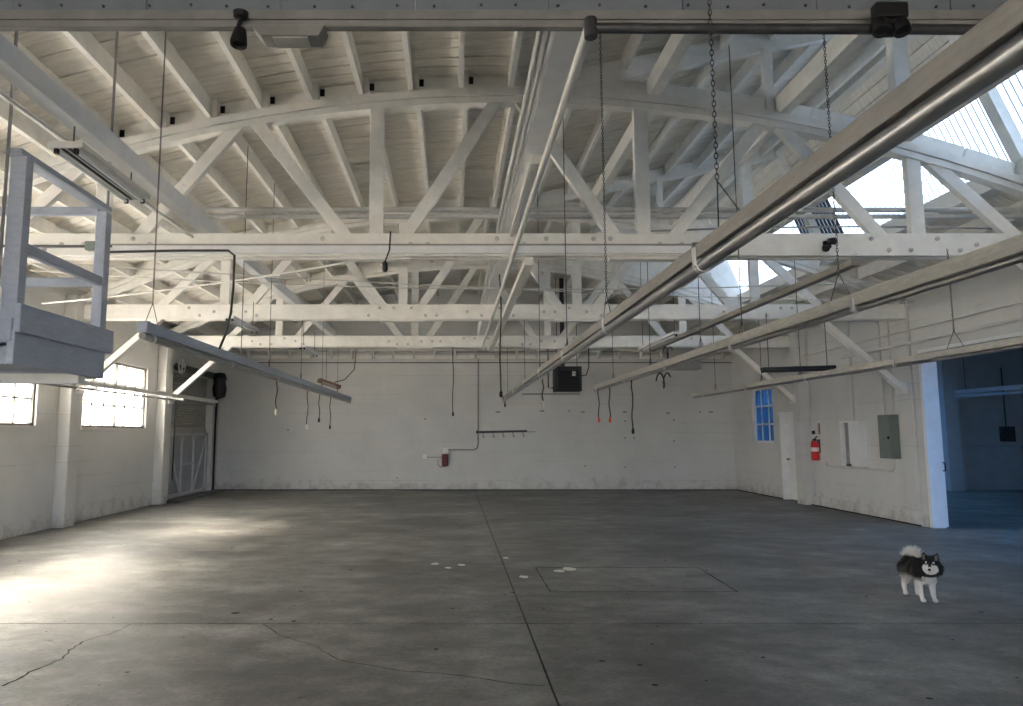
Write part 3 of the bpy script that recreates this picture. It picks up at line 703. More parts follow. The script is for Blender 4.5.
for k in range(24):
    q0, q1 = 2 * math.pi * k / 24, 2 * math.pi * (k + 1) / 24
    wmb.tube([(XL + .2, 17.85 + .2 * math.cos(q0), 3.30 + .2 * math.sin(q0)), (XL + .2, 17.85 + .2 * math.cos(q1), 3.30 + .2 * math.sin(q1))], .02, 5, False)
for k in range(5):
    q0 = 2 * math.pi * k / 5; wmb.tube([(XL + .2, 17.85, 3.30), (XL + .2, 17.85 + .2 * math.cos(q0), 3.30 + .2 * math.sin(q0))], .014, 5)
wmb.lathe([(.05, -.03), (.05, .03)], 12, (XL + .2, 17.85, 3.30), 'x')
part(d1, 'chain_wheel', wmb, 'conduit', True)
gt = thing('sheet_gate', 'pale sheet-metal gate with crossed braces closing the shutter opening', 'gate', (XL - .05, 17.7, 0))
part(gt, 'sheet', MB().box(XL - .09, XL - .07, 17.72, 20.6, .08, 1.62), 'gate')
part(gt, 'frame', MB().box(XL - .07, XL - .02, 17.70, 17.78, .05, 1.66).box(XL - .07, XL - .02, 20.55, 20.63, .05, 1.66).box(XL - .07, XL - .02, 17.7, 20.63, 1.58, 1.66).box(XL - .07, XL - .02, 17.7, 20.63, .05, .13), 'gateframe')
for y in (18.75, 19.6): part(gt, 'stile', MB().box(XL - .07, XL - .03, y - .035, y + .035, .1, 1.6), 'gateframe')
part(gt, 'middle_rail', MB().box(XL - .07, XL - .03, 18.75, 19.6, .82, .88), 'gateframe')
part(gt, 'brace', MB().bar((XL - .05, 17.78, 1.55), (XL - .05, 18.7, .14), .04, .06, (1, 0, 0)), 'gateframe')
part(gt, 'brace', MB().bar((XL - .05, 20.55, 1.55), (XL - .05, 19.65, .14), .04, .06, (1, 0, 0)), 'gateframe')
part(gt, 'hinge', MB().box(XL - .05, XL + .0, 17.64, 17.74, 1.3, 1.42), 'conduit'); part(gt, 'hinge', MB().box(XL - .05, XL, 17.64, 17.74, .85, .97), 'conduit')
part(gt, 'bolt_latch', MB().tube([(XL - .01, 19.0, .12), (XL - .01, 20.3, .12)], .02, 8), 'conduit', True)
hp = thing('chain_hoist', 'black bundle of hoist gear hanging by the shutter head', 'hoist', (XL + .3, 20.5, 2.6))
part(hp, 'body', MB().lathe([(.05, 2.62), (.17, 2.68), (.20, 2.9), (.16, 3.1), (.20, 3.2), (.14, 3.34), (.05, 3.36)], 12, (XL + .33, 20.4, 0)), 'black', True)
part(hp, 'hand_chain', MB().tube([(XL + .25, 20.55, 3.2), (XL + .23, 20.55, 2.2), (XL + .22, 20.5, 1.45), (XL + .24, 20.36, 1.32), (XL + .25, 20.3, 1.36)], .012, 6), 'black', True)
part(hp, 'support', MB().bar((XL, 20.4, 3.25), (XL + .35, 20.4, 3.25), .06, .06), 'darksteel')
tag(MB().tube([(XL + .05, 21.0, 0.02), (XL + .05, 21.0, 3.4)], .03, 8).build('downpipe', 'black', None, True), 'black pipe standing in the corner beside the shutter', 'pipe')
tag(MB().tube([(XL + .40, 17.02, .55), (XL + .40, 17.02, 2.4)], .018, 6).build('drop_conduit', 'black', None, True), 'thin black conduit on the pilaster beside the shutter', 'conduit')

# ================================================================ RIGHT WALL
w6 = struct(empty('window_6', (XR + .1, 18.75, 1.40)), 'blue window with white bars in the right wall')
y0, y1, z0, z1 = RWIN
part(w6, 'frame', MB().box(XR + .06, XR + .14, y0, y1, z0, z0 + .05).box(XR + .06, XR + .14, y0, y1, z1 - .05, z1).box(XR + .06, XR + .14, y0, y0 + .06, z0, z1).box(XR + .06, XR + .14, y1 - .06, y1, z0, z1), 'white')
for k in (1, 2): part(w6, 'bar', MB().box(XR + .08, XR + .12, y0 + (y1 - y0) * k / 3 - .022, y0 + (y1 - y0) * k / 3 + .022, z0, z1), 'white')
for k in (1, 2): part(w6, 'bar', MB().box(XR + .08, XR + .12, y0, y1, z0 + (z1 - z0) * k / 3 - .022, z0 + (z1 - z0) * k / 3 + .022), 'white')
M['bluglass'] = glazing('tinted_glass', (0.36, 0.48, 0.58), .85)
pm = MB().box(-.003, .003, .022, (y1 - y0) / 3 - .022, .022, (z1 - z0) / 3 - .022).mesh('pane', 'bluglass')
for a in range(3):
    for b in range(3): obj('pane', pm, w6, (0, (y1 - y0) * a / 3, (z1 - z0) * b / 3))
part(w6, 'head_bar', MB().box(XR - .05, XR + .02, y0 - .1, y1 + .1, z1 + .05, z1 + .12), 'brown')
d2 = struct(empty('door_2', (XR + .12, RDOOR[0], 0)), 'white flush door set in the right wall')
lf2 = part(d2, 'leaf', MB().box(XR + .15, XR + .20, RDOOR[0] + .06, RDOOR[1] - .06, .01, 2.05), 'white')
part(d2, 'frame', MB().box(XR - .02, XR + .18, RDOOR[0], RDOOR[0] + .06, 0, 2.1).box(XR - .02, XR + .18, RDOOR[1] - .06, RDOOR[1], 0, 2.1).box(XR - .02, XR + .18, RDOOR[0], RDOOR[1], 2.04, 2.1), 'white')
part(lf2, 'knob', MB().lathe([(.012, 0), (.012, -.05), (.03, -.06), (.03, -.08), (.01, -.09)], 10, (XR + .15, RDOOR[1] - .14, 1.0), 'x'), 'darksteel', True)
part(d2, 'head_trim', MB().box(XR - .04, XR + .0, RDOOR[0] - .08, RDOOR[1] + .08, 2.1, 2.17), 'white')

# sliding door edge and track at the wide opening
d3 = struct(empty('door_3', (XR, 12.6, 0)), 'edge of a pale sliding door parked at the wide opening')
lf3 = part(d3, 'leaf', MB().box(XR + .225, XR + .27, 12.70, 13.2, .02, 3.0), 'white', bevel=.005)
part(d3, 'jamb', MB().box(XR - .015, XR + .22, 12.69, 12.76, 0, 3.0), 'white', bevel=.005)
part(lf3, 'handle', MB().tube([(XR + .25, 12.70, 1.12), (XR + .25, 12.65, 1.12), (XR + .25, 12.65, .98), (XR + .25, 12.70, .98)], .012, 8), 'black', True)
part(d3, 'head_trim', MB().box(XR - .02, XR, 6.9, 12.75, 3.04, 3.10), 'white'); part(d3, 'track', MB().box(XR + .23, XR + .32, 6.9, 12.75, 3.02, 3.10), 'bluegrey')

fe = thing('fire_extinguisher', 'red fire extinguisher hanging on the right wall beside the pilaster', 'fire extinguisher', (XR - .09, 16.45, 1.05))
fec = part(fe, 'cylinder', MB().lathe([(.07, 1.03), (.082, 1.05), (.085, 1.10), (.085, 1.38), (.07, 1.43), (.03, 1.46), (.028, 1.48)], 18, (XR - .10, 16.45, 0)), 'red', True)
part(fec, 'label_band', MB().lathe([(.0865, 1.23), (.0865, 1.32)], 18, (XR - .10, 16.45, 0)), 'chip', True)
fev = part(fe, 'valve', MB().box(XR - .12, XR - .08, 16.41, 16.50, 1.47, 1.52).bar((XR - .10, 16.42, 1.53), (XR - .10, 16.33, 1.57), .025, .015), 'black')
part(fev, 'hose', MB().tube([(XR - .10, 16.50, 1.49), (XR - .11, 16.57, 1.45), (XR - .12, 16.57, 1.25), (XR - .13, 16.55, 1.12)], .012, 8), 'black', True)
part(fe, 'wall_bracket', MB().box(XR - .03, XR, 16.40, 16.50, 1.2, 1.5), 'darksteel')
sg = thing('extinguisher_sign', 'narrow red and white sign on the wall above the fire extinguisher', 'sign', (XR, 16.4, 1.6))
part(sg, 'plate', MB().box(XR - .008, XR, 16.34, 16.46, 1.58, 1.88), 'chip')
part(sg, 'red_band', MB().box(XR - .010, XR - .008, 16.355, 16.445, 1.62, 1.86), 'darkred')
for k in range(5): part(sg, 'letter_bar', MB().box(XR - .0115, XR - .010, 16.375, 16.425, 1.645 + k * .042, 1.665 + k * .042), 'chip')
cb = thing('open_wall_box', 'white recessed wall box with its door standing open', 'wall box', (XR, 14.9, 1.0))
part(cb, 'case', MB().box(XR - .10, XR - .085 + .085, 14.55, 14.58, .98, 1.88).box(XR - .10, XR, 15.32, 15.35, .98, 1.88).box(XR - .10, XR, 14.55, 15.35, 1.86, 1.89).box(XR - .10, XR, 14.55, 15.35, .97, 1.0), 'white')
part(cb, 'back_panel', MB().box(XR - .012, XR - .002, 14.58, 15.32, 1.0, 1.86), 'gcond')
cbd = part(cb, 'door', MB().box(XR - .125, XR - .10, 14.55, 14.98, .97, 1.89), 'white', bevel=.004)
part(cbd, 'latch', MB().box(XR - .14, XR - .11, 14.94, 15.1, .96, 1.01), 'darksteel')
ep = thing('electrical_panel', 'grey-green electrical panel on the right wall near the wide doorway', 'electrical panel', (XR, 13.65, 1.2))
part(ep, 'case', MB().box(XR - .14, XR, 13.46, 13.90, 1.16, 1.98), 'panelgrey', bevel=.006)
epd = part(ep, 'door', MB().box(XR - .155, XR - .14, 13.49, 13.87, 1.19, 1.95), 'panelgrey', bevel=.004)
part(epd, 'lock', MB().lathe([(.03, 0), (.03, -.02), (.015, -.025)], 12, (XR - .155, 13.55, 1.55), 'x'), 'black', True)
def pipe(name, pts, r, m, label, cat='conduit'):
    return tag(MB().tube(pts, r, 8).build(name, m, None, True), label, cat)
pipe('wall_conduit', [(XR - .03, 13.66, 1.16), (XR - .03, 13.66, .98), (XR - .03, 13.74, .92), (XR - .03, 15.9, .92), (XR - .03, 16.1, .93), (XR - .03, 16.12, 1.02)], .02, 'conduit', 'white conduit bending from the grey panel along below the open wall box')
for k, (y, zb, zt) in enumerate(((13.55, 1.98, 4.0), (13.85, 1.98, 4.0), (14.95, 1.89, 4.0), (16.75, .1, 4.0))):
    pipe('wall_conduit', [(XR - .03, y, zb), (XR - .03, y, zt)], (.014, .014, .04, .02)[k], 'wall' if k > 1 else 'conduit', ('thin conduit rising from the near side of the grey panel', 'thin conduit rising from the far side of the grey panel', 'thick white conduit rising from the open wall box', 'white conduit running down beside the right-hand pilaster')[k])
pipe('wall_pipe', [(XR - .07, 6.5, 3.32), (XR - .07, 15.2, 3.22)], .03, 'conduit', 'grey pipe running level along the right wall above the doorway', 'pipe')
pipe('wall_pipe', [(XR - .06, 6.5, 3.55), (XR - .06, 16.8, 3.45)], .018, 'conduit', 'thinner pipe running along the right wall above the grey pipe', 'pipe')
tag(MB().box(XR - .05, XR, 16.95 - .35, 16.95 - .29, 1.62, 1.70).build('wall_switch', 'black'), 'small black switch box on the wall above the extinguisher', 'switch')
# right-hand hanging lamp
def fixture(label, a, b, w, m, tubes, name='tube_light', drop=None, off=0, group=None):
    a, b = Vector(a), Vector(b); root = thing(name, label, 'tube light', tuple((a + b) / 2), group)
    d = (b - a).normalized(); s = d.cross(Vector((0, 0, 1))).normalized()
    part(root, 'housing', MB().bar(a, b, w, .05), m, bevel=.006)
    for k in range(tubes):
        o = s * ((k - (tubes - 1) / 2) * w * .55)
        tb = part(root, 'tube', MB().tube([a + o + d * .04 - Vector((0, 0, .045)), b + o - d * .04 - Vector((0, 0, .045))], .016, 8), 'tube' if m != 'darksteel' else 'darksteel', True)
        for p in (a + d * .03, b - d * .03): part(tb, 'lamp_holder', MB().bar(p + o - Vector((0, 0, .02)), p + o - Vector((0, 0, .065)), .03, .03, (0, 1, 0)), 'black')
    if tubes == 2:
        for sg_ in (-1, 1):
            o = s * (sg_ * w * .1); part(root, 'gap_shade', MB().bar(a + o + d * .02 - Vector((0, 0, .027)), b + o - d * .02 - Vector((0, 0, .027)), w * .10, .004), 'black')
    if drop:
        for p in (a + d * .12, b - d * .12):
            part(root, 'hanger', MB().tube([p, (p.x, p.y, drop)], .006, 5), 'darksteel')
    return root
fixture('dark unlit tube light hanging crosswise near the right wall', U(762, 369, Y=12.6), U(834, 367, Y=12.6), .16, 'darksteel', 2, drop=3.75)
fixture('grey twin tube light under the left beam above the platform', (-2.93, 5.22, 3.78), (-2.93, 6.45, 3.78), .27, 'conduit', 2, drop=4.0)
fixture('small white tube light under the middle truss on the left', (-3.62, 11.5, 3.50), (-3.62, 13.0, 3.50), .16, 'white', 2, drop=4.0)
fixture('small white tube light under the farthest truss on the left', (-3.25, 15.4, 3.50), (-3.25, 16.9, 3.50), .16, 'white', 2, drop=4.0)
fixture('pale tube light under the chords short of the heater', (4.06, 15.4, 3.45), (4.06, 12.95, 3.45), .12, 'white', 1, drop=5.5)
bt = thing('broken_lamp', 'rusty brown lamp body hanging above the far end of the left rail', 'lamp', (-2.9, 17.6, 2.7))
part(bt, 'body', MB().prism([(-.26, .0), (.22, -.08), (.30, -.02), (.16, .10), (-.18, .13)], 17.35, 17.75, 'y') if False else MB().bar((-3.28, 17.5, 2.93), (-2.78, 17.7, 2.76), .26, .10), 'brown', bevel=.02)
part(bt, 'reflector', MB().bar((-3.18, 17.45, 2.86), (-2.86, 17.62, 2.76), .16, .05), 'railwood')
part(bt, 'hanger', MB().tube([(-3.1, 17.55, 2.95), (-3.1, 17.55, 3.7)], .007, 5), 'darksteel')
part(bt, 'cable', MB().tube([(-2.9, 17.6, 2.88), (-2.65, 17.6, 2.95), (-2.42, 17.6, 3.2), (-2.38, 17.6, 3.7)], .012, 6), 'rubber', True)

# ================================================================ BACK WALL
rb = thing('red_switch_box', 'dark red switch box low on the back wall with grey conduits', 'switch box', (-.25, YB, .8))
p = U(445, 460, Y=YB - .08)
part(rb, 'case', MB().box(p.x - .09, p.x + .09, YB - .13, YB, p.z - .17, p.z + .17), 'darkred', bevel=.008)
part(rb, 'cover', MB().box(p.x - .07, p.x + .07, YB - .15, YB - .13, p.z - .13, p.z + .13), 'darkred', bevel=.006)
part(rb, 'white_box', MB().box(p.x - .06, p.x + .10, YB - .10, YB, p.z + .18, p.z + .34), 'white', bevel=.006)
part(rb, 'conduit', MB().tube([(p.x + .05, YB - .03, p.z + .3), (.62, YB - .03, p.z + .3), (.70, YB - .03, p.z + .34), (.74, YB - .03, p.z + .42), (.76, YB - .03, 3.86)], .022, 8), 'gcond', True)
part(rb, 'outlet', MB().box(p.x - .66, p.x - .54, YB - .05, YB, p.z + .04, p.z + .16), 'white', bevel=.004)
part(rb, 'feed', MB().tube([(p.x - .55, YB - .03, p.z + .08), (p.x - .06, YB - .03, p.z + .08)], .014, 6), 'gcond', True)
part(rb, 'loop', MB().tube([(p.x - .20, YB - .04, p.z + .02), (p.x - .21, YB - .04, p.z - .14), (p.x - .12, YB - .04, p.z - .21), (p.x - .02, YB - .04, p.z - .18)], .016, 6), 'gcond', True)
hk = thing('hook_rail', 'dark pipe rail with hanging hooks on the back wall', 'hook rail', (1.4, YB, 1.7))
a, b = U(477, 432, Y=YB - .12), U(527, 431, Y=YB - .12)
part(hk, 'pipe', MB().tube([a, b], .028, 8), 'darksteel', True)
part(hk, 'rear_pipe', MB().tube([(a.x, YB - .04, a.z - .03), (b.x + .25, YB - .04, b.z - .02)], .014, 8), 'gcond', True)
for k in range(5):
    q = a.lerp(b, .12 + .2 * k)
    part(hk, 'hook', MB().tube([q, q + Vector((0, 0, -.12)), q + Vector((.02, -.02, -.17)), q + Vector((.04, -.03, -.13))], .010, 6), 'darksteel', True)
    part(hk, 'standoff', MB().tube([q, (q.x, YB, q.z)], .012, 6), 'darksteel', True)
part(hk, 'end_cap', MB().lathe([(.045, -.03), (.045, .03)], 10, tuple(a), 'x'), 'darksteel', True)
ht = thing('unit_heater', 'black louvred unit heater hanging before the back wall', 'heater', (3.1, 19.2, 2.75))
a, b = U(556, 391, Y=19.0), U(582, 366, Y=19.0)
part(ht, 'case', MB().box(a.x, b.x, 19.05, 19.6, a.z, b.z), 'black', bevel=.015)
part(ht, 'front_frame', MB().box(a.x + .03, a.x + .06, 19.02, 19.05, a.z + .04, b.z - .04).box(b.x - .06, b.x - .03, 19.02, 19.05, a.z + .04, b.z - .04), 'darksteel')
for k in range(7):
    z = a.z + .08 + k * (b.z - a.z - .14) / 7
    part(ht, 'louvre', MB().bar((a.x + .06, 19.03, z), (b.x - .06, 19.03, z), .05, .012, (0, .5, 1)), 'black')
part(ht, 'badge', MB().box(b.x - .26, b.x - .17, 19.01, 19.03, b.z - .26, b.z - .14), 'yellowwhite')
for x in (a.x + .08, b.x - .08): part(ht, 'hanger_rod', MB().tube([(x, 19.3, b.z), (x, 19.3, arch(x) + .32)], .01, 6), 'darksteel')
part(ht, 'flue', MB().tube([(a.x + .25, 19.4, b.z), (a.x + .25, 19.4, 4.5), (a.x + .25, 19.4, arch(3) + .32)], .06, 10), 'darksteel', True)
part(ht, 'gas_pipe', MB().tube([(a.x, 19.3, a.z + .1), (a.x - .16, 19.3, a.z + .1), (a.x - .16, 19.3, b.z + .9)], .02, 8), 'darksteel', True)
part(ht, 'cord', MB().tube([(b.x, 19.2, b.z - .25), (b.x + .15, 19.2, b.z - .22), (b.x + .22, 19.2, b.z + .0), (b.x + .22, 19.2, b.z + .5)], .015, 6), 'rubber', True)
dv = thing('duct_box', 'pale grey duct box high on the back wall right of centre', 'duct', (6.6, YB, 3.5))
a, b = U(668, 368, Y=YB - .5), U(700, 340, Y=YB - .5)
part(dv, 'case', MB().box(a.x, b.x, YB - .5, YB, a.z, b.z), 'ductgrey', bevel=.01)
part(dv, 'flange', MB().box(a.x - .02, b.x + .02, YB - .52, YB, a.z - .02, a.z + .02), 'ductgrey')
pipe('wall_conduit', [(XL, YB - .06, 3.74), (XR, YB - .06, 3.74)], .014, 'darksteel', 'thin dark conduit running level along the top of the back wall')
pipe('wall_conduit', [U(522, 394, Y=YB - .04), U(580, 394, Y=YB - .04), U(580, 380, Y=YB - .04)], .014, 'darksteel', 'thin dark conduit on the back wall under the heater')

# ================================================================ DROP CORDS
def cord(px, top, bot, X=None, Y=None, plug='black', label='', hook=False):
    b = U(px, bot, X=X, Y=Y); t = U(px, top, Y=b.y)
    root = thing('pendant_plug', label, 'power cord', tuple(b), 'cords dangling from the rails and trusses')
    n = 8; ph = random.random() * 6
    pts = [Vector((b.x + .012 * math.sin(ph + k * 1.1) * (1 if 0 < k < n else 0), b.y, b.z + (t.z - b.z) * k / n)) for k in range(n + 1)]
    cab = part(root, 'cable', MB().tube(pts, .011, 6), 'rubber' if plug != 'yellowwhite' else 'darksteel', True)
    part(root, 'plug', MB().lathe([(.010, .05), (.022, .03), (.025, -.02), (.02, -.045), (.01, -.05)], 10, tuple(b)), plug, True)
L4, RR1, RR2 = -2.77, 1.31, 2.92
cord(276, 380, 412, X=L4, plug='yellowwhite', label='cord with a pale plug, nearest of four under the left rail')
cord(307, 388, 427, X=L4, plug='yellowwhite', label='longest cord with a pale plug, second of four under the left rail')
cord(319, 391, 420, X=L4, label='short cord with a black plug, third of four under the left rail')
cord(330, 395, 427, X=L4, label='cord with a black plug, farthest of four under the left rail')
cord(453, 346, 414, Y=T[3], label='long cord with a black plug hanging from the farthest truss at mid hall')
cord(501, 258, 394, Y=10.5, label='long black cord hanging down beside the end of the large rail')
cord(543, 379, 404, X=RR1 + .02, plug='yellowwhite', label='short cord with a pale plug under the large near rail')
cord(505, 400, 405, X=RR1 + .02, label='stub of black cord at the very end of the large near rail')
cord(599, 388, 420, X=RR2, plug='orange', label='cord with an orange plug at the end of the second rail')
cord(610, 386, 420, X=RR2, plug='orange', label='kinked cord with an orange plug just nearer than the rail end')
cord(633, 380, 431, X=RR2, label='long cord with a black plug under the second rail')
# coiled loops of cord on the rails
def coil(c, r, label):
    pts = [(c.x + .01 * k, c.y + r * math.cos(k * .6), c.z + r * 1.1 * math.sin(k * .6) - r * .5) for k in range(16)]
    tag(MB().tube(pts, .012, 6).build('cord_coil', 'rubber', None, True), label, 'power cord')
coil(U(658, 377, X=RR2 + .02), .10, 'loop of black cord slung over the second rail')
coil(U(664, 350, X=4.7), .12, 'loop of black cord hanging under the skylight board')

# ================================================================ SPOTLIGHTS ON THE NEAR TRUSS
def spot(root, c, aim):
    c, aim = Vector(c), Vector(aim).normalized()
    prof = [(.012, -.055), (.03, -.05), (.038, -.01), (.043, .025), (.041, .04), (.034, .041), (.03, .025)]
    mb = MB(); mb.lathe(prof, 14); q = aim.to_track_quat('Z', 'Y').to_matrix()
    mb.v = [tuple(c + q @ Vector(v)) for v in mb.v]
    part(root, 'lamp_head', mb, 'black', True)
x, y = -1.085, T[0] - .09
s1 = thing('spotlight', 'single black spotlight hanging under the near truss at the upper left', 'spotlight', (x, y, 3.5))
part(s1, 'base', MB().lathe([(.04, 3.745), (.036, 3.72), (.015, 3.71)], 12, (x, y, 0)), 'black', True)
part(s1, 'stem', MB().tube([(x, y, 3.72), (x - .01, y, 3.66), (x, y - .01, 3.62)], .012, 8), 'black', True)
spot(s1, (x, y - .01, 3.60), (-.05, -.1, -1))
x = 2.18
s2 = thing('spotlight', 'pair of black spotlights hanging under the near truss at the upper right', 'spotlight', (x, y, 3.55))
part(s2, 'base', MB().box(x - .08, x + .08, y - .11, y - .05, 3.66, 3.74), 'black', bevel=.01)
part(s2, 'stem', MB().tube([(x - .06, y - .08, 3.65), (x + .06, y - .08, 3.65)], .018, 8), 'black', True)
for dx in (-.05, .05): spot(s2, (x + dx, y - .08, 3.625), (dx * .6, -.35, -1))
lf = thing('emergency_light', 'grey slant-ended box fixed under the near truss beside the single spotlight', 'light box', (-.84, T[0], 3.6))
part(lf, 'case', MB().prism([(-1.04, 3.70), (-.66, 3.70), (-.69, 3.64), (-.99, 3.64)], T[0] - .06, T[0] + .06), 'strip', bevel=.004)
part(lf, 'lens', MB().box(-.93, -.75, T[0] - .05, T[0] + .05, 3.632, 3.64), 'gcond')
s3 = thing('spotlight', 'small black twin spotlight on the nearest open truss chord below the skylight', 'spotlight', (4.5, T[1] - .2, 3.8))
c = U(829, 244, Y=T[1] - .2)
part(s3, 'base', MB().box(c.x - .03, c.x + .05, T[1] - .16, T[1] - .12, c.z - .03, c.z + .05), 'black')
spot(s3, c + Vector((.03, -.02, .03)), (.5, -1, -.3)); spot(s3, c + Vector((-.05, -.02, -.05)), (-.4, -1, -.5))
fx = thing('plug_fitting', 'black plug fitting dangling from the nearest open truss chord left of centre', 'plug', (-.7, T[1] - .2, 3.6))
c = U(385, 266, Y=T[1] - .2)
part(fx, 'cable', MB().tube([(c.x + .06, c.y, 3.97), (c.x + .05, c.y, 3.75), (c.x, c.y, c.z + .05)], .010, 6), 'rubber', True)
part(fx, 'body', MB().lathe([(.012, .06), (.03, .03), (.035, -.04), (.02, -.07)], 10, tuple(c)), 'black', True)

# ================================================================ SIDE ROOM
for k, (x, z) in enumerate(((10.9, 2.42), (12.6, 2.42))):
    o = thing('hanging_rail', ('nearer pale rail hanging in the dark side room', 'farther pale rail hanging in the dark side room')[k], 'hanging rail', (x, 14, z), 'rails in the side room')
    part(o, 'pipe', MB().tube([(x, 9, z), (x, 15.6, z)], .03, 8), 'bluegrey', True); part(o, 'board', MB().box(x - .03, x + .03, 9, 15.6, z + .06, z + .14), 'bluegrey')
    for y in (10.5, 13, 15.3): part(o, 'hanger_rod', MB().tube([(x, y, z + .13), (x, y, 4.45)], .008, 6), 'darksteel')
c = U(1008, 434, Y=YB - .1)
sb = thing('side_room_box', 'dark box on the far wall of the side room with a conduit above', 'switch box', (c.x, YB, c.z))
part(sb, 'case', MB().box(c.x - .18, c.x + .18, YB - .16, YB, c.z - .22, c.z + .22), 'darksteel', bevel=.01)
part(sb, 'lid', MB().box(c.x - .15, c.x + .02, YB - .18, YB - .16, c.z - .18, c.z + .18), 'darksteel', bevel=.006)
part(sb, 'conduit', MB().tube([(c.x, YB - .05, c.z + .2), (c.x, YB - .05, 3.6)], .02, 6), 'darksteel', True)
pipe('wall_pipe', [(14.75, YB - .05, 1.28), (22.2, YB - .05, 1.28)], .025, 'bluegrey', 'pipe running level on the far wall of the side room', 'pipe')

# ================================================================ FLOOR FLECKS
for k, (px, py, s) in enumerate(((435, 564, .05), (448, 568, .035), (461, 565, .045), (506, 558, .04), (524, 577, .05), (559, 571, .055), (569, 569, .075))):
    p = U(px, py, Z=0); n = 9
    ring = [(p.x + s * 1.3 * random.uniform(.6, 1) * math.cos(2 * math.pi * i / n), p.y + s * 1.6 * random.uniform(.6, 1) * math.sin(2 * math.pi * i / n)) for i in range(n)]
    o = MB().prism(ring, 0, .004, 'z').build('paint_fleck', 'chip')
    tag(o, ('pale floor fleck farthest left of the long joint', 'smallest pale floor fleck, between two others left of the joint', 'pale floor fleck closest to the long joint on its left', 'pale floor fleck lying on the long floor joint', 'pale floor fleck between the joint and the saw-cut patch', 'smaller of two pale flecks inside the saw-cut patch', 'largest pale fleck, inside the saw-cut patch')[k], 'fleck', 'pale flecks on the floor')

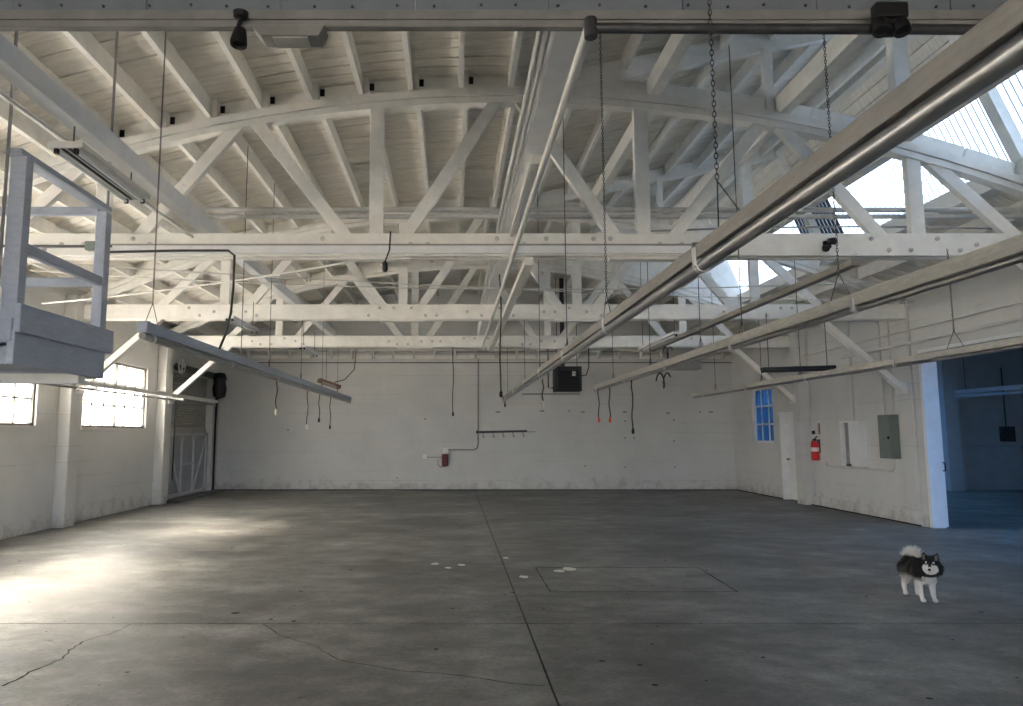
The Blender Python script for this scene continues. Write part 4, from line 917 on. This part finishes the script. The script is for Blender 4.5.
# ================================================================ DOG
def make_dog(loc, rz):
    import bmesh
    bm = bmesh.new()
    def ball(c, r):
        r = r if isinstance(r, tuple) else (r, r, r)
        bmesh.ops.create_icosphere(bm, subdivisions=3, radius=1, matrix=Matrix.Translation(c) @ Matrix.Diagonal((*r, 1)))
    def limb(pts, rs, n=10):
        for (a, ra), (b, rb) in zip(zip(pts, rs), list(zip(pts, rs))[1:]):
            a, b = Vector(a), Vector(b); k = max(2, int((b - a).length / (min(ra, rb) * .45)))
            for i in range(k + 1): ball(a.lerp(b, i / k), ra + (rb - ra) * i / k)
    ball((0, -.115, .262), (.088, .10, .108)); ball((0, .02, .280), (.082, .17, .090)); ball((0, .15, .292), (.086, .10, .098))
    ball((0, -.17, .27), (.07, .07, .10))
    hc = Vector((-.004, -.245, .368)); h = Vector((-.52, -.85, -.06)).normalized(); sd = Vector((0, 0, 1)).cross(h).normalized(); up = h.cross(sd)
    H = lambda f, s_, u: hc + h * f + sd * s_ + up * u
    limb([(0, -.13, .31), (-.01, -.19, .335), hc - h * .02], [.095, .092, .075])
    ball(H(0, 0, 0), (.074, .076, .068))
    for s_ in (-1, 1):
        ball(H(-.005, s_ * .055, -.028), .046); ball(H(-.02, s_ * .05, -.062), .042)
    ball(H(0, 0, -.065), (.07, .06, .045))
    limb([H(.045, 0, -.02), H(.085, 0, -.03), H(.108, 0, -.032)], [.046, .032, .024])
    limb([H(.05, 0, -.042), H(.095, 0, -.048)], [.034, .018])
    for s_ in (-1, 1):
        limb([H(-.01, s_ * .042, .045), H(-.012, s_ * .05, .075), H(-.014, s_ * .056, .108)], [.028, .020, .005])
        limb([(s_ * .055, -.13, .25), (s_ * .058, -.115, .17), (s_ * .054, -.135, .07), (s_ * .054, -.150, .035)], [.05, .031, .020, .018])
        ball((s_ * .054, -.168, .018), (.023, .033, .019))
        limb([(s_ * .05, .155, .27), (s_ * .062, .115, .185), (s_ * .060, .185, .105), (s_ * .058, .178, .035)], [.07, .045, .022, .019])
        ball((s_ * .058, .160, .018), (.025, .035, .020))
    limb([(0, .20, .33), (-.006, .215, .385), (0, .185, .425), (.025, .125, .435), (.045, .075, .41), (.05, .05, .38)], [.032, .034, .037, .038, .034, .016])
    me = bpy.data.meshes.new('body_tmp'); bm.to_mesh(me); bm.free()
    tmp = bpy.data.objects.new('body_tmp', me); COL.objects.link(tmp)
    md = tmp.modifiers.new('r', 'REMESH'); md.mode = 'VOXEL'; md.voxel_size = .0065
    sm = tmp.modifiers.new('s', 'SMOOTH'); sm.factor = .5; sm.iterations = 4
    bpy.context.view_layer.update()
    body = bpy.data.meshes.new_from_object(tmp.evaluated_get(bpy.context.evaluated_depsgraph_get()))
    bpy.data.objects.remove(tmp); bpy.data.meshes.remove(me)
    body.name = 'dog'
    BLK, GRY, WHT, TAN = (.012, .011, .011), (.09, .085, .08), (.78, .75, .70), (.34, .30, .25)
    def mixc(a, b, t): t = max(0, min(1, t)); return tuple(x + (y - x) * t for x, y in zip(a, b))
    def colour(p):
        q = p - hc; f, s_, u = q.dot(h), q.dot(sd), q.dot(up)
        tailish = (p.y > .21 and p.z > .35) or (p.y > .02 and p.z > .384 and f < -.17)
        if tailish: return mixc(GRY, WHT, (p.z - .355) / .03)
        if f > -.10 and u > -.115 and p.y < -.15:          # head
            if u > .045 and abs(s_) > .02: return mixc(BLK, TAN, .45) if (f > -.002 and abs(abs(s_) - .05) < .012) else BLK
            if f < .0: return BLK
            if abs(s_) < .013 and u > -.018 and f < .1: return BLK
            if (abs(s_) - .030) ** 2 + (u - .030) ** 2 < .0075 ** 2: return WHT
            if u > .014: return BLK
            if (s_ / .064) ** 2 + ((u + .03) / .055) ** 2 > 1: return BLK
            return WHT
        if p.z < .20 and (abs(p.x) > .03):                  # legs
            return mixc(WHT, TAN, (p.z - .10) / .14 * (1 if p.y > 0 else .3))
        if p.y < -.19 and p.z < .245: return mixc(WHT, GRY, .25)
        if p.z < .205: return TAN
        if p.z < .235: return mixc(TAN, GRY, (p.z - .205) / .03)
        sh = .5 + .5 * math.sin(p.y * 55 + p.z * 30 + math.sin(p.x * 60))
        return mixc(BLK, GRY, .45 * sh * (1 if p.y > -.12 else .25))
    at = body.color_attributes.new('fur_colour', 'FLOAT_COLOR', 'POINT')
    cols = [colour(v.co) for v in body.vertices]
    for i, c in enumerate(cols): at.data[i].color = (*c, 1)
    m = bpy.data.materials.new('dog_fur'); m.use_nodes = True; nt = m.node_tree; b = nt.nodes['Principled BSDF']
    a = nt.nodes.new('ShaderNodeAttribute'); a.attribute_name = 'fur_colour'; nt.links.new(a.outputs['Color'], b.inputs['Base Color']); b.inputs['Roughness'].default_value = .75; b.inputs['Specular IOR Level'].default_value = .2
    body.materials.clear(); body.materials.append(m)
    body.polygons.foreach_set('use_smooth', [True] * len(body.polygons))
    o = obj('dog', body, None, loc, (0, 0, rz))
    tag(o, 'small black and white husky-like dog with a curled white tail, standing', 'dog')
    # coat: short tufts of hair over the body
    rnd = random.Random(3); vs, fs, cc = [], [], []
    polys = body.polygons; n = len(polys)
    for k in range(9000):
        pl = polys[rnd.randrange(n)]; p = pl.center; nn = pl.normal
        if p.z < .03: continue
        q = p - hc
        if q.dot(h) > .01 and abs(q.dot(sd)) < .06 and q.length < .12: ln = .006
        elif p.z > .375 and p.y > .02: ln = rnd.uniform(.02, .045)
        elif p.z < .18: ln = .008
        else: ln = rnd.uniform(.012, .024)
        flow = Vector((0, .8, -.5)) if not (p.z > .375 and p.y > .02) else Vector((rnd.uniform(-.6, .6), rnd.uniform(-.6, .6), .5))
        d = (nn * .7 + flow * .6 + Vector((rnd.uniform(-.3, .3), rnd.uniform(-.3, .3), rnd.uniform(-.3, .3)))).normalized()
        w = d.cross(nn + Vector((.01, .02, .03))).normalized() * .0022
        b0 = len(vs); vs += [tuple(p - nn * .002 - w), tuple(p - nn * .002 + w), tuple(p + d * ln)]; fs.append((b0, b0 + 1, b0 + 2))
        c = cols[pl.vertices[0]]; j = rnd.uniform(.75, 1.25); cc += [tuple(min(1, x * j) for x in c)] * 3
    fm = bpy.data.meshes.new('coat'); fm.from_pydata(vs, [], fs); fa = fm.color_attributes.new('fur_colour', 'FLOAT_COLOR', 'POINT')
    for i, c in enumerate(cc): fa.data[i].color = (*c, 1)
    fm.materials.append(m); fo = obj('coat', fm, o); fo['kind'] = 'stuff'
    nose = MB().lathe([(.002, -.010), (.011, -.006), (.013, 0), (.010, .007), (.003, .010)], 12); q = Vector(h).to_track_quat('Z', 'Y').to_matrix(); c = H(.128, 0, -.024)
    nose.v = [tuple(c + q @ Vector(v)) for v in nose.v]; nose.build('nose', 'black', o, True)
    for s_ in (-1, 1):
        e = MB().lathe([(.002, -.007), (.006, -.005), (.0085, 0), (.006, .005), (.002, .007)], 10); c = H(.066, s_ * .028, .008)
        e.v = [tuple(c + q @ Vector(v)) for v in e.v]; e.build('eye', 'black', o, True)
    return o
make_dog((4.605, 7.32, 0), R(-7))
